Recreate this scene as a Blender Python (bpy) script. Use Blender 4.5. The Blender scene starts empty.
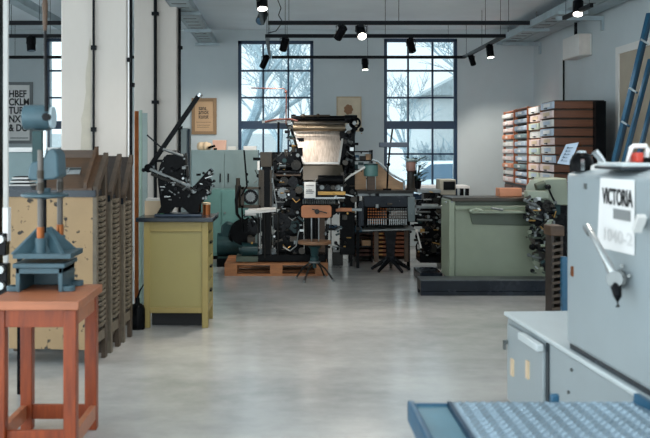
import bpy, bmesh, math, random
from mathutils import Vector, Matrix, Euler
PI = math.pi
sc = bpy.context.scene
COL = sc.collection
F, CX, CY, EYE = 900.0, 285.0, 150.0, 1.45

def X(px, d): return (px - CX) * d / F
def Z(py, d): return EYE - (py - CY) * d / F
def W(px, py, d): return Vector((X(px, d), d, Z(py, d)))
def fl(py): return F * EYE / (py - CY)          # distance of a floor point seen at row py

# ------------------------------------------------------------------ materials
def lin(c):
    r = []
    for v in c:
        v = v / 255.0
        r.append(v / 12.92 if v <= 0.04045 else ((v + 0.055) / 1.055) ** 2.4)
    return (r[0], r[1], r[2], 1.0)
MATS = {}
def mat(name, col, rough=0.5, metal=0.0, var=0.12, scale=6.0, col2=None, bump=0.0, bscale=60.0, stretch=(1, 1, 1), spec=0.5, coat=0.0):
    if name in MATS: return MATS[name]
    m = bpy.data.materials.new(name); m.use_nodes = True
    nt = m.node_tree; n = nt.nodes; l = nt.links
    b = n['Principled BSDF']
    b.inputs['Roughness'].default_value = rough; b.inputs['Metallic'].default_value = metal
    b.inputs['Specular IOR Level'].default_value = spec
    b.inputs['Coat Weight'].default_value = coat
    tc = n.new('ShaderNodeTexCoord'); mp = n.new('ShaderNodeMapping'); mp.inputs['Scale'].default_value = stretch
    l.new(tc.outputs['Object'], mp.inputs['Vector'])
    no = n.new('ShaderNodeTexNoise'); no.inputs['Scale'].default_value = scale; no.inputs['Detail'].default_value = 6; no.inputs['Roughness'].default_value = 0.6
    l.new(mp.outputs['Vector'], no.inputs['Vector'])
    rp = n.new('ShaderNodeValToRGB'); rp.color_ramp.elements[0].position = 0.3; rp.color_ramp.elements[1].position = 0.7
    c = lin(col); c2 = lin(col2) if col2 else tuple(min(1, v * (1 + var)) for v in c[:3]) + (1,)
    c1 = tuple(v * (1 - var) for v in c[:3]) + (1,)
    rp.color_ramp.elements[0].color = c1; rp.color_ramp.elements[1].color = c2
    l.new(no.outputs['Fac'], rp.inputs['Fac']); l.new(rp.outputs['Color'], b.inputs['Base Color'])
    mr = n.new('ShaderNodeMapRange'); mr.inputs['To Min'].default_value = max(0.03, rough - 0.08); mr.inputs['To Max'].default_value = min(1, rough + 0.08)
    l.new(no.outputs['Fac'], mr.inputs['Value']); l.new(mr.outputs['Result'], b.inputs['Roughness'])
    if bump:
        n2 = n.new('ShaderNodeTexNoise'); n2.inputs['Scale'].default_value = bscale; n2.inputs['Detail'].default_value = 4
        l.new(mp.outputs['Vector'], n2.inputs['Vector'])
        bp = n.new('ShaderNodeBump'); bp.inputs['Strength'].default_value = bump; bp.inputs['Distance'].default_value = 0.01
        l.new(n2.outputs['Fac'], bp.inputs['Height']); l.new(bp.outputs['Normal'], b.inputs['Normal'])
    MATS[name] = m
    return m

def spots(m, col, scale, lo, hi, zmin=None):
    """worn flakes of another colour, with a shape of their own"""
    nt = m.node_tree; n = nt.nodes; l = nt.links; b = n['Principled BSDF']
    src = b.inputs['Base Color'].links[0].from_socket
    tc = n.new('ShaderNodeTexCoord')
    v = n.new('ShaderNodeTexNoise'); v.inputs['Scale'].default_value = scale; v.inputs['Detail'].default_value = 3; v.inputs['Roughness'].default_value = 0.55
    l.new(tc.outputs['Object'], v.inputs['Vector'])
    r = n.new('ShaderNodeMapRange'); r.inputs['From Min'].default_value = lo; r.inputs['From Max'].default_value = hi
    l.new(v.outputs['Fac'], r.inputs['Value'])
    mx = n.new('ShaderNodeMix'); mx.data_type = 'RGBA'
    l.new(r.outputs['Result'], mx.inputs[0]); l.new(src, mx.inputs[6]); mx.inputs[7].default_value = lin(col)
    l.new(mx.outputs[2], b.inputs['Base Color'])
    return m

def emit(name, col, s):
    if name in MATS: return MATS[name]
    m = bpy.data.materials.new(name); m.use_nodes = True
    b = m.node_tree.nodes['Principled BSDF']
    b.inputs['Base Color'].default_value = lin(col); b.inputs['Emission Color'].default_value = lin(col); b.inputs['Emission Strength'].default_value = s
    MATS[name] = m; return m

def glass():
    m = bpy.data.materials.new('window_glass'); m.use_nodes = True
    nt = m.node_tree; n = nt.nodes; l = nt.links
    n.remove(n['Principled BSDF']); out = n['Material Output']
    t = n.new('ShaderNodeBsdfTransparent'); t.inputs[0].default_value = (0.93, 0.97, 0.98, 1)
    g = n.new('ShaderNodeBsdfGlossy'); g.inputs['Roughness'].default_value = 0.02
    lw = n.new('ShaderNodeLayerWeight'); lw.inputs[0].default_value = 0.12
    mx = n.new('ShaderNodeMixShader')
    l.new(lw.outputs['Fresnel'], mx.inputs[0]); l.new(t.outputs[0], mx.inputs[1]); l.new(g.outputs[0], mx.inputs[2])
    l.new(mx.outputs[0], out.inputs[0])
    return m
GLASS = glass()

M = dict(
    wall=mat('wall_paint', (188, 197, 200), 0.8, var=0.05, scale=1.5, bump=0.05),
    ceil=mat('ceiling_paint', (226, 233, 238), 0.85, var=0.06, scale=1.2),
    plaster=mat('column_plaster', (196, 188, 180), 0.75, var=0.06, scale=2.5, bump=0.12, bscale=25, stretch=(1, 1, .4)),
    plaster2=mat('patched_plaster', (180, 172, 158), 0.85, var=0.08, scale=8),
    navy=mat('navy_steel', (14, 46, 74), 0.35, 0.1, scale=12),
    track=mat('black_track', (13, 16, 20), 0.45, 0.0, spec=.12),
    black=mat('black_iron', (11, 12, 14), 0.24, 0.0, var=.35, scale=14, spec=.06),
    iron=mat('dark_iron', (20, 21, 24), 0.27, 0.1, var=.4, scale=12, spec=.13),
    iron2=mat('oily_iron', (34, 32, 29), 0.3, 0.15, var=.4, scale=10, spec=.2),
    brown_iron=mat('brown_iron', (50, 42, 31), 0.36, 0.25, var=.35, scale=10),
    steel=mat('bright_steel', (172, 175, 175), 0.3, 0.9, var=.15, scale=18),
    dullsteel=mat('dull_steel', (118, 122, 122), 0.42, 0.8, var=.2, scale=12),
    chrome=mat('chrome', (215, 220, 222), 0.14, 1.0, var=.05),
    galv=mat('galvanised_steel', (158, 172, 178), 0.5, 0.25, var=.15, scale=5),
    copper=mat('copper', (150, 88, 48), 0.35, 0.75, var=.3, scale=10),
    brass=mat('brass', (165, 128, 72), 0.35, 0.8, var=.2, scale=10),
    blue_cast=mat('blue_grey_cast_iron', (60, 86, 96), 0.42, 0.1, var=.22, scale=9, bump=.08),
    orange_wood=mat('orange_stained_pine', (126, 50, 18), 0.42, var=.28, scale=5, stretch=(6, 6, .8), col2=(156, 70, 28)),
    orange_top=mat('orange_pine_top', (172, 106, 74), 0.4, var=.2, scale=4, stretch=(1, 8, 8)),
    wood=mat('brown_wood', (72, 51, 33), 0.5, var=.3, scale=4, stretch=(1, 8, 8)),
    darkwood=mat('dark_wood', (42, 33, 27), 0.55, var=.35, scale=5, stretch=(1, 6, 6)),
    casewood=mat('case_wood', (104, 60, 36), 0.5, var=.3, scale=4, stretch=(1, 6, 14)),
    plywood=mat('orange_plywood', (168, 104, 62), 0.4, var=.15, scale=5, stretch=(1, 5, 5)),
    tanwood=mat('tan_wood', (168, 134, 100), 0.5, var=.18, scale=5, stretch=(1, 5, 5)),
    pallet=mat('pallet_wood', (158, 104, 66), 0.7, var=.28, scale=5, stretch=(1, 6, 6)),
    runner=mat('grey_runner_wood', (104, 94, 80), 0.6, var=.3, scale=14),
    postwood=mat('worn_post_wood', (70, 57, 45), 0.55, var=.35, scale=8, stretch=(4, 4, 1)),
    beige=spots(mat('worn_beige_paint', (162, 134, 98), 0.6, var=.1, scale=4), (44, 38, 32), 16, .60, .66),
    yellow=spots(mat('ochre_paint', (154, 136, 80), 0.45, var=.1, scale=3), (112, 84, 48), 15, .66, .72),
    yellow2=mat('ochre_panel', (150, 138, 84), 0.42, var=.06, scale=2),
    slab=mat('dark_slab', (34, 42, 50), 0.25, 0.2, var=.2, scale=6),
    green=mat('sage_green_enamel', (132, 140, 120), 0.4, var=.07, scale=3, coat=.1),
    darkgreen=mat('deep_sage_green', (74, 84, 70), 0.45, var=.12, scale=4),
    palegreen=mat('pale_green_enamel', (158, 166, 148), 0.4, var=.06),
    greygreen=mat('grey_green_locker', (96, 108, 110), 0.5, var=.06),
    teal=mat('teal_enamel', (86, 126, 122), 0.45, var=.1),
    darkteal=mat('dark_teal_iron', (28, 56, 58), 0.32, .1, var=.3, spec=.3),
    bluegrey=mat('blue_grey_cupboard', (120, 140, 142), 0.5, var=.05),
    vict=mat('pale_blue_grey_enamel', (152, 162, 166), 0.38, var=.05, scale=2.5, coat=.15),
    vict2=mat('pale_blue_grey_edge', (196, 204, 206), 0.4, var=.04),
    white=mat('white_paper', (232, 230, 228), 0.7, var=.03),
    offwhite=mat('off_white', (214, 212, 208), 0.6, var=.04),
    cream=mat('cream_card', (214, 190, 158), 0.7, var=.06),
    pink=mat('pinkish_card', (222, 178, 158), 0.7, var=.08),
    redorange=mat('red_orange_paint', (198, 84, 52), 0.45, var=.1),
    orange=mat('orange_steel', (182, 108, 72), 0.45, var=.1),
    peach=mat('peach_box', (222, 148, 112), 0.6, var=.08),
    paperblue=mat('blue_white_wrapper', (176, 190, 206), 0.6, var=.1),
    paperpink=mat('pink_white_wrapper', (222, 200, 196), 0.6, var=.1),
    papergreen=mat('green_white_wrapper', (196, 206, 186), 0.6, var=.1),
    ink=mat('black_ink', (28, 28, 30), 0.7, var=.05),
    greyink=mat('grey_ink', (128, 130, 130), 0.7, var=.05),
    paleink=mat('pale_ink', (212, 210, 208), 0.7, var=.02),
    tanmat=mat('tan_card_mount', (142, 114, 84), 0.7, var=.08),
    tanpaper=mat('tan_print_paper', (190, 156, 120), 0.7, var=.05),
    greyframe=mat('grey_picture_frame', (112, 116, 118), 0.5),
    bluepaint=mat('blue_paint', (34, 84, 112), 0.4, .1, var=.15),
    blueframe=mat('light_blue_paint', (84, 126, 142), 0.42, .1, var=.15),
    deepblue=mat('deep_blue_paint', (24, 58, 82), 0.4, .1, var=.15),
    red=mat('red_plastic', (196, 58, 40), 0.35, var=.05),
    doortan=mat('tan_door_paint', (166, 154, 136), 0.6, var=.05),
    snow=mat('snow', (182, 184, 184), 0.9, var=.04, scale=2),
    bark=mat('hazy_frosty_bark', (118, 136, 146), 0.9, var=.25, scale=6),  # bark and twigs: frost, plus outdoor haze put into the pale colour
    twig=mat('hazy_frosty_twigs', (140, 156, 164), 0.9, var=.2, scale=6),
    housewall=mat('house_render', (166, 172, 174), 0.8, var=.06),
    roof=mat('snowy_roof', (128, 138, 142), 0.8, var=.15),
    carpaint=mat('pale_car_paint', (206, 220, 228), 0.25, .1, var=.04, coat=.5),
    carglass=mat('car_glass', (70, 96, 116), 0.1, .2, var=.05),
    rubber=mat('black_rubber', (20, 20, 21), 0.8, spec=.2),
    leaf=mat('dark_leaf', (36, 58, 50), 0.6, var=.3),
    skid=mat('black_blue_steel', (22, 28, 36), 0.26, .15, var=.3, scale=6, spec=.25),
    floor=None,
)

def magazine_mat():
    m = mat('silvery_brass_magazine', (214, 194, 176), 0.42, 0.25, var=.22, scale=9, stretch=(9, 1, .5), col2=(246, 232, 220))
    return m
M['mag'] = magazine_mat()

def floor_mat():
    m = bpy.data.materials.new('polished_concrete'); m.use_nodes = True
    nt = m.node_tree; n = nt.nodes; l = nt.links; b = n['Principled BSDF']
    tc = n.new('ShaderNodeTexCoord')
    a = n.new('ShaderNodeTexNoise'); a.inputs['Scale'].default_value = .8; a.inputs['Detail'].default_value = 8; a.inputs['Roughness'].default_value = .6
    c = n.new('ShaderNodeTexNoise'); c.inputs['Scale'].default_value = 6; c.inputs['Detail'].default_value = 8; c.inputs['Roughness'].default_value = .65
    mp = n.new('ShaderNodeMapping'); mp.inputs['Scale'].default_value = (.75, 1.3, 1)
    l.new(tc.outputs['Object'], mp.inputs[0]); l.new(mp.outputs[0], a.inputs['Vector']); l.new(tc.outputs['Object'], c.inputs['Vector'])
    mx = n.new('ShaderNodeMix'); mx.data_type = 'FLOAT'; mx.inputs[0].default_value = .25
    l.new(a.outputs['Fac'], mx.inputs[2]); l.new(c.outputs['Fac'], mx.inputs[3])
    rp = n.new('ShaderNodeValToRGB'); e = rp.color_ramp.elements
    e[0].position = .33; e[0].color = lin((146, 147, 146)); e[1].position = .66; e[1].color = lin((196, 194, 190))
    l.new(mx.outputs[0], rp.inputs[0]); l.new(rp.outputs[0], b.inputs['Base Color'])
    r = n.new('ShaderNodeMapRange'); r.inputs['To Min'].default_value = .14; r.inputs['To Max'].default_value = .34
    l.new(mx.outputs[0], r.inputs[0]); l.new(r.outputs[0], b.inputs['Roughness'])
    bp = n.new('ShaderNodeBump'); bp.inputs['Strength'].default_value = .04; bp.inputs['Distance'].default_value = .02
    l.new(c.outputs['Fac'], bp.inputs['Height']); l.new(bp.outputs[0], b.inputs['Normal'])
    b.inputs['Coat Weight'].default_value = .4; b.inputs['Coat Roughness'].default_value = .16; b.inputs['Coat IOR'].default_value = 1.55
    return m
M['floor'] = floor_mat()

def tread_mat():
    """raised lozenge tread plate"""
    m = mat('tread_plate', (146, 164, 176), 0.36, 0.5, var=.2, scale=3)
    nt = m.node_tree; n = nt.nodes; l = nt.links; b = n['Principled BSDF']
    tc = n.new('ShaderNodeTexCoord')
    def wave(rot, s):
        mp = n.new('ShaderNodeMapping'); mp.inputs['Rotation'].default_value = (0, 0, rot)
        w = n.new('ShaderNodeTexWave'); w.inputs['Scale'].default_value = s; w.inputs['Distortion'].default_value = 0
        l.new(tc.outputs['Object'], mp.inputs[0]); l.new(mp.outputs[0], w.inputs['Vector']); return w
    w1, w2 = wave(.7, 14), wave(-.7, 14)
    mu = n.new('ShaderNodeMath'); mu.operation = 'MAXIMUM'
    l.new(w1.outputs['Fac'], mu.inputs[0]); l.new(w2.outputs['Fac'], mu.inputs[1])
    bp = n.new('ShaderNodeBump'); bp.inputs['Strength'].default_value = .25; bp.inputs['Distance'].default_value = .004
    l.new(mu.outputs[0], bp.inputs['Height']); l.new(bp.outputs[0], b.inputs['Normal'])
    return m
M['tread'] = tread_mat()

# ------------------------------------------------------------------ mesh builder
class MB:
    def __init__(s, T=None):
        s.bm = bmesh.new(); s.T = T
        s.o = Vector(T.location) if T is not None and T.get('_world') else Vector((0, 0, 0))
    def _f(s, vs, faces):
        v = [s.bm.verts.new(p) for p in vs]
        for f in faces:
            try: s.bm.faces.new([v[i] for i in f])
            except ValueError: pass
        return s
    BF = [(0, 1, 3, 2), (4, 6, 7, 5), (0, 4, 5, 1), (2, 3, 7, 6), (0, 2, 6, 4), (1, 5, 7, 3)]
    def box(s, x0, x1, y0, y1, z0, z1):
        return s._f([(x, y, z) for x in (x0, x1) for y in (y0, y1) for z in (z0, z1)], s.BF)
    def obox(s, c, size, rot=(0, 0, 0)):
        R = Euler(rot).to_matrix(); c = Vector(c); h = [v / 2 for v in size]
        return s._f([c + R @ Vector((x * h[0], y * h[1], z * h[2])) for x in (-1, 1) for y in (-1, 1) for z in (-1, 1)], s.BF)
    @staticmethod
    def frame(d):
        d = d.normalized(); up = Vector((0, 0, 1)) if abs(d.z) < .95 else Vector((0, 1, 0))
        a = d.cross(up).normalized(); return a, a.cross(d).normalized()
    def bar(s, p0, p1, w, h=None):
        h = h or w; p0 = Vector(p0); p1 = Vector(p1); a, b = s.frame(p1 - p0)
        return s._f([p + a * (u * w / 2) + b * (v * h / 2) for p in (p0, p1) for u in (-1, 1) for v in (-1, 1)], s.BF)
    def cyl(s, p0, p1, r, r2=None, n=16):
        r2 = r if r2 is None else r2; p0 = Vector(p0); p1 = Vector(p1); a, b = s.frame(p1 - p0)
        vs = []
        for p, q in ((p0, r), (p1, r2)):
            for i in range(n):
                t = 2 * PI * i / n; vs.append(p + a * (q * math.cos(t)) + b * (q * math.sin(t)))
        fs = [(i, (i + 1) % n, n + (i + 1) % n, n + i) for i in range(n)] + [tuple(range(n))[::-1], tuple(range(n, 2 * n))]
        return s._f(vs, fs)
    def tube(s, pts, r, n=8):
        pts = [Vector(p) for p in pts]; vs = []; k = len(pts); rs = r if isinstance(r, (list, tuple)) else [r] * k
        for i, p in enumerate(pts):
            d = (pts[min(i + 1, k - 1)] - pts[max(i - 1, 0)]); a, b = s.frame(d)
            for j in range(n):
                t = 2 * PI * j / n; vs.append(p + a * (rs[i] * math.cos(t)) + b * (rs[i] * math.sin(t)))
        fs = [(i * n + j, i * n + (j + 1) % n, (i + 1) * n + (j + 1) % n, (i + 1) * n + j) for i in range(k - 1) for j in range(n)]
        fs += [tuple(range(n))[::-1], tuple(range((k - 1) * n, k * n))]
        return s._f(vs, fs)
    def prism(s, pts, axis, a0, a1):
        def q(u, v, a): return {'x': (a, u, v), 'y': (u, a, v), 'z': (u, v, a)}[axis]
        n = len(pts)
        vs = [q(u, v, a0) for u, v in pts] + [q(u, v, a1) for u, v in pts]
        return s._f(vs, [(i, (i + 1) % n, n + (i + 1) % n, n + i) for i in range(n)] + [tuple(range(n)), tuple(range(n, 2 * n))])
    def quadslab(s, c4, th):
        """four corners given as a quad, thickened along its normal"""
        c = [Vector(p) for p in c4]; nrm = (c[1] - c[0]).cross(c[3] - c[0]).normalized() * th
        vs = c + [p + nrm for p in c]
        return s._f(vs, [(0, 1, 2, 3), (7, 6, 5, 4), (0, 4, 5, 1), (1, 5, 6, 2), (2, 6, 7, 3), (3, 7, 4, 0)])
    def lathe(s, prof, c, axis='z', n=24):
        c = Vector(c); vs = []
        for r, h in prof:
            for i in range(n):
                t = 2 * PI * i / n; u, v = r * math.cos(t), r * math.sin(t)
                vs.append(c + Vector({'z': (u, v, h), 'y': (u, h, v), 'x': (h, u, v)}[axis]))
        k = len(prof)
        fs = [(i * n + j, i * n + (j + 1) % n, (i + 1) * n + (j + 1) % n, (i + 1) * n + j) for i in range(k - 1) for j in range(n)]
        fs += [tuple(range(n))[::-1], tuple(range((k - 1) * n, k * n))]
        return s._f(vs, fs)
    def torus(s, c, R, r, axis='y', n=24, m=8):
        c = Vector(c); vs = []
        for i in range(n):
            t = 2 * PI * i / n
            for j in range(m):
                p = 2 * PI * j / m; q = R + r * math.cos(p); u, v, h = q * math.cos(t), q * math.sin(t), r * math.sin(p)
                vs.append(c + Vector({'z': (u, v, h), 'y': (u, h, v), 'x': (h, u, v)}[axis]))
        return s._f(vs, [(i * m + j, ((i + 1) % n) * m + j, ((i + 1) % n) * m + (j + 1) % m, i * m + (j + 1) % m) for i in range(n) for j in range(m)])
    def sph(s, c, r, sc3=(1, 1, 1), n=14):
        prof = []
        k = 8; c = Vector(c); vs = []; fs = []
        for i in range(1, k):
            p = PI * i / k
            for j in range(n):
                t = 2 * PI * j / n
                vs.append(c + Vector((r * math.sin(p) * math.cos(t) * sc3[0], r * math.sin(p) * math.sin(t) * sc3[1], r * math.cos(p) * sc3[2])))
        for i in range(k - 2):
            for j in range(n): fs.append((i * n + j, (i + 1) * n + j, (i + 1) * n + (j + 1) % n, i * n + (j + 1) % n))
        fs += [tuple(range(n)), tuple(range((k - 2) * n, (k - 1) * n))[::-1]]
        return s._f(vs, fs)
    def build(s, name, m, parent=None, bevel=0.0, smooth=True, label=None, kind=None):
        bmesh.ops.recalc_face_normals(s.bm, faces=s.bm.faces)
        if s.o.length: bmesh.ops.translate(s.bm, verts=s.bm.verts, vec=-s.o)
        me = bpy.data.meshes.new(name); s.bm.to_mesh(me); s.bm.free()
        if smooth:
            for p in me.polygons: p.use_smooth = True
            me.set_sharp_from_angle(angle=math.radians(38))
        me.materials.append(m)
        ob = bpy.data.objects.new(name, me); COL.objects.link(ob)
        par = parent if parent is not None else s.T
        if par is not None: ob.parent = par
        if bevel:
            bv = ob.modifiers.new('edge', 'BEVEL'); bv.width = bevel; bv.segments = 2; bv.limit_method = 'ANGLE'
        if label: ob['label'] = label
        if kind: ob['kind'] = kind
        return ob

def tag(o, label, cat, group=None):
    o['label'] = label; o['category'] = cat
    if group: o['group'] = group
    return o
def thing(name, label, cat, loc=(0, 0, 0), rz=0, group=None, world=True):
    o = bpy.data.objects.new(name, None); COL.objects.link(o); o.location = loc; o.rotation_euler = (0, 0, rz)
    o.empty_display_size = .1
    if world and rz == 0: o['_world'] = 1
    return tag(o, label, cat, group)
def single(mb, name, m, label, cat, group=None, bevel=0.0, loc=None):
    """a thing that is one mesh; geometry given in world coordinates, origin at its base"""
    mb.bm.verts.ensure_lookup_table()
    if loc is None:
        xs = [v.co for v in mb.bm.verts]
        loc = Vector((sum(v.x for v in xs) / len(xs), sum(v.y for v in xs) / len(xs), min(v.z for v in xs)))
    bmesh.ops.translate(mb.bm, verts=mb.bm.verts, vec=-Vector(loc))
    ob = mb.build(name, m, bevel=bevel); ob.location = loc
    return tag(ob, label, cat, group)
def structure(mb, name, m, parent=None, bevel=0):
    o = mb.build(name, m, parent, bevel)
    if parent is None: o['kind'] = 'structure'
    return o
def copy_tree(o, parent=None):
    c = o.copy(); COL.objects.link(c)
    if parent is not None: c.parent = parent
    for ch in list(o.children): copy_tree(ch, c)
    return c
def text(name, s, m, parent, loc, rot, size, sx=1.0, th=.0006, align='LEFT', bold=.014):
    cu = bpy.data.curves.new(name, 'FONT'); cu.body = s; cu.size = size; cu.extrude = th; cu.align_x = align
    cu.offset = size * bold; cu.materials.append(m)
    o = bpy.data.objects.new(name, cu); COL.objects.link(o); o.parent = parent
    o.scale = (sx, 1, 1); bpy.context.view_layer.update()
    me = bpy.data.meshes.new_from_object(o.evaluated_get(bpy.context.evaluated_depsgraph_get()))
    me.name = name; me.materials.clear(); me.materials.append(m); me.transform(Matrix.Diagonal((sx, 1, 1, 1)))
    bpy.data.objects.remove(o)
    o = bpy.data.objects.new(name, me); COL.objects.link(o); o.parent = parent; o.location = loc; o.rotation_euler = rot
    return o
def pts(l, d): return [(X(a, d), Z(b, d)) for a, b in l]
# ================================================================== the room
DB = 13.6; SB = F / DB
CEIL = 3.27; XR = 3.76; XL = -5.3
def bx(px): return X(px, DB)
def bz(py): return Z(py, DB)
mb = MB(); mb.box(XL - .3, XR + .3, 0.2, DB, -.12, 0); structure(mb, 'floor', M['floor'])
mb = MB(); mb.box(XL - .3, XR + .3, 0.2, DB, CEIL, CEIL + .15); structure(mb, 'ceiling', M['ceil'])
WIN = [('window_1', -3.62, -2.5, bz(200), bz(38)), ('window_2', bx(238), bx(313.5), bz(197), bz(40.5)), ('window_3', bx(384), bx(457.5), bz(197), bz(38.5))]
mb = MB()
xs = XL - .3
for _, x0, x1, z0, z1 in WIN:
    mb.box(xs, x0, DB, DB + .38, -.12, CEIL + .15)
    mb.box(x0, x1, DB, DB + .38, -.12, z0); mb.box(x0, x1, DB, DB + .38, z1, CEIL + .15)
    xs = x1
mb.box(xs, XR + .3, DB, DB + .38, -.12, CEIL + .15)
structure(mb, 'wall_back', M['wall'])
mb = MB(); mb.box(XR, XR + .3, 5.6, DB, -.12, CEIL + .15); structure(mb, 'wall_right', M['wall'])
# unseen left wall; its tall openings are shaped to bring in more daylight
mb = MB()
for y0, y1 in ((0.2, .6), (3.2, 3.7), (6.3, 6.8), (9.4, DB)):
    mb.box(XL - .3, XL, y0, y1, -.12, CEIL + .15)
for y0, y1 in ((.6, 3.2), (3.7, 6.3), (6.8, 9.4)):
    mb.box(XL - .3, XL, y0, y1, -.12, .12); mb.box(XL - .3, XL, y0, y1, 3.12, CEIL + .15)
structure(mb, 'wall_left', M['wall'])
for nm, x0, x1, z0, z1 in WIN:
    root = bpy.data.objects.new(nm, None); COL.objects.link(root); root.location = ((x0 + x1) / 2, DB + .06, z0); root['kind'] = 'structure'; root['_world'] = 1
    y0, y1 = DB + .02, DB + .09; fw = .05
    m = MB(root)
    m.box(x0, x0 + fw, y0, y1, z0, z1); m.box(x1 - fw, x1, y0, y1, z0, z1)
    m.box(x0, x1, y0, y1, z1 - fw, z1); m.box(x0, x1, y0, y1, z0, z0 + fw)
    m.box(x0 + fw, x1 - fw, y0 - .01, y1, bz(129), bz(121))
    m.build('window_frame', M['navy'], root, bevel=.004)
    m = MB(root); w = (x1 - x0) / 3
    for k in (1, 2): m.box(x0 + w * k - .014, x0 + w * k + .014, y0 + .015, y1 - .01, z0, z1)
    for py in (70.5, 97.5, 154): m.box(x0, x1, y0 + .015, y1 - .01, bz(py) - .014, bz(py) + .014)
    m.build('glazing_bars', M['navy'], root)
    m = MB(root); m.box(x0 + fw, x1 - fw, y0 + .034, y0 + .038, z0 + fw, z1 - fw); m.build('window_glass', GLASS, root)
    m = MB(root); m.box(x0 - .02, x1 + .02, DB - .06, DB + .02, z0 - .035, z0); m.build('window_sill', M['navy'], root)
# door on the right wall
root = bpy.data.objects.new('door_1', None); COL.objects.link(root); root.location = (XR, 10.1, 0); root['kind'] = 'structure'; root['_world'] = 1
m = MB(root); m.box(XR - .03, XR, 8.6, 10.03, 0, 2.52); m.build('door_panel', M['doortan'], root)
m = MB(root); m.box(XR - .045, XR, 10.03, 10.12, 0, 2.6); m.box(XR - .045, XR, 8.5, 8.6, 0, 2.6); m.box(XR - .045, XR, 8.6, 10.03, 2.52, 2.6); m.build('door_frame', M['offwhite'], root)
m = MB(root); m.cyl((XR - .03, 9.93, 1.05), (XR - .09, 9.93, 1.05), .012); m.cyl((XR - .09, 9.93, 1.05), (XR - .09, 9.8, 1.05), .011); m.build('door_handle', M['dullsteel'], root)
# pillars
c1 = MB(); c1.box(-1.867, -1.317, 7.5, 7.65, 0, CEIL); structure(c1, 'pillar', M['plaster'], bevel=.012)
m = MB(); rr = random.Random(4)
edge = [(X(82 + rr.uniform(-1.6, 1.2) + max(0, (120 - b) * .11), 7.5), Z(b, 7.5)) for b in range(38, 170, 9)] + [(X(91.3 + rr.uniform(-.4, .4), 7.5), Z(b, 7.5)) for b in range(169, 37, -9)]
m.prism(edge, 'y', 7.497, 7.503); o = structure(m, 'trim_1', M['plaster2'])
c2 = MB(); c2.box(X(134, 10), X(177, 10), 10, 10.2, 0, CEIL); structure(c2, 'pillar', M['plaster'], bevel=.012)
# white jamb at the left edge
m = MB(); m.box(X(3.0, 5.2), X(9, 5.22), 5.2, 5.22, 0, CEIL); structure(m, 'trim_2', M['offwhite'], bevel=.004)
m = MB(); m.box(X(14, 5.28), X(22.5, 5.36), 5.34, 5.36, 0, .82); structure(m, 'trim_3', M['iron'])
# wall pipes and their clips
PIPE_G = None
def pipe(px, d, z0, z1, r, label, clips, m=M['iron']):
    x = X(px, d); T = thing('wall_pipe', label, 'pipe', (x, d, z0)); q = MB(T); q.cyl((x, d, z0), (x, d, z1), r, n=10); q.build('conduit', m, T)
    for zc in clips:
        q = MB(T); q.box(x - r * 2.0, x + r * 2.0, d - r * 1.5, d + r * 1.6, zc - .018, zc + .018); q.build('clip', M['track'], T)
pipe(93.6, 7.48, .02, CEIL, .0105, 'thin dark pipe running up the face of the nearest pillar', (2.3, 1.62, 1.0))
pipe(130.6, 7.62, .02, CEIL, .016, 'dark pipe at the right hand corner of the nearest pillar', (2.75, 2.0))
pipe(128.6, 7.49, .02, CEIL, .007, 'thin white rod standing for the bright lit edge of the nearest pillar', (2.2,), M['white'])  # added white rod imitates the window light on the pillar edge
pipe(155.3, 9.97, .02, CEIL, .019, 'dark pipe on the middle of the far pillar', (2.96, 1.98, 1.2), M['track'])
pipe(179.6, 10.12, .02, CEIL, .016, 'dark pipe at the corner of the far pillar beside the blue wall', (2.6, 1.7))
x = X(563.5, 11.8)
q = MB(); q.cyl((XR - .014, 12.1, .3), (XR - .014, 12.1, Z(54, 12.1)), .012, n=8); single(q, 'wall_cable', M['track'], 'black cable hanging down the right wall from the white box', 'cable')
# cable tray, left: perforated channel
def tray(x0, x1, z, y0, y1, label, name, lip):
    T = thing(name, label, 'cable tray', ((x0 + x1) / 2, y1, z))
    q = MB(T); q.box(x0, x1, y0, y1, z, z + .012); q.build('tray_bed', M['galv'], T)
    for xx in (x0, x1):
        q = MB(T); q.box(xx - .006, xx + .006, y0, y1, z, z + lip); q.build('side_rail', M['galv'], T)
    y = y0 + .1
    while y < y1:
        q = MB(T); q.box(x0 + .04, x1 - .04, y, y + .05, z - .006, z); q.build('rung', M['dullsteel'], T); y += .28
    for k in range(3):
        yy = y1 - .25 - k * 1.5
        q = MB(T); q.box(x0 - .06, x1 + .06, yy, yy + .04, z - .04, z); q.build('bracket', M['galv'], T)
        q = MB(T); q.cyl(((x0 + x1) / 2, yy + .02, z + .01), ((x0 + x1) / 2, yy + .02, CEIL), .008, n=8); q.build('hanger_rod', M['dullsteel'], T)
tray(-1.27, -1.03, 3.04, 6.0, DB - .02, 'galvanised cable tray under the ceiling left of the windows', 'cable_tray', .07)
tray(3.2, 3.42, 3.05, 6.6, DB - .02, 'galvanised cable tray under the ceiling along the right wall', 'cable_tray', .09)
q = MB(); q.box(3.47, 3.70, 6.4, DB - .02, 3.06, 3.2); single(q, 'ventilation_duct', M['galv'], 'grey rectangular duct running beside the right cable tray', 'duct', bevel=.01)
for k, (yy, lab) in enumerate(((10.6, 'dark steel arm on right wall under the duct, nearest the white box'), (13.2, 'dark steel arm on right wall under the duct, in the far corner'))):
    q = MB(); q.box(3.2, XR, yy, yy + .05, 2.98, 3.03); q.box(XR - .03, XR, yy, yy + .05, 2.86, 2.98); single(q, 'duct_support', M['galv'], lab, 'bracket')
q = MB(); q.box(-2.97, -2.84, 6.0, DB - .02, 3.03, 3.12); single(q, 'ventilation_duct', M['galv'], 'narrow grey duct under the ceiling in the gap left of the pillars', 'duct')
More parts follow.
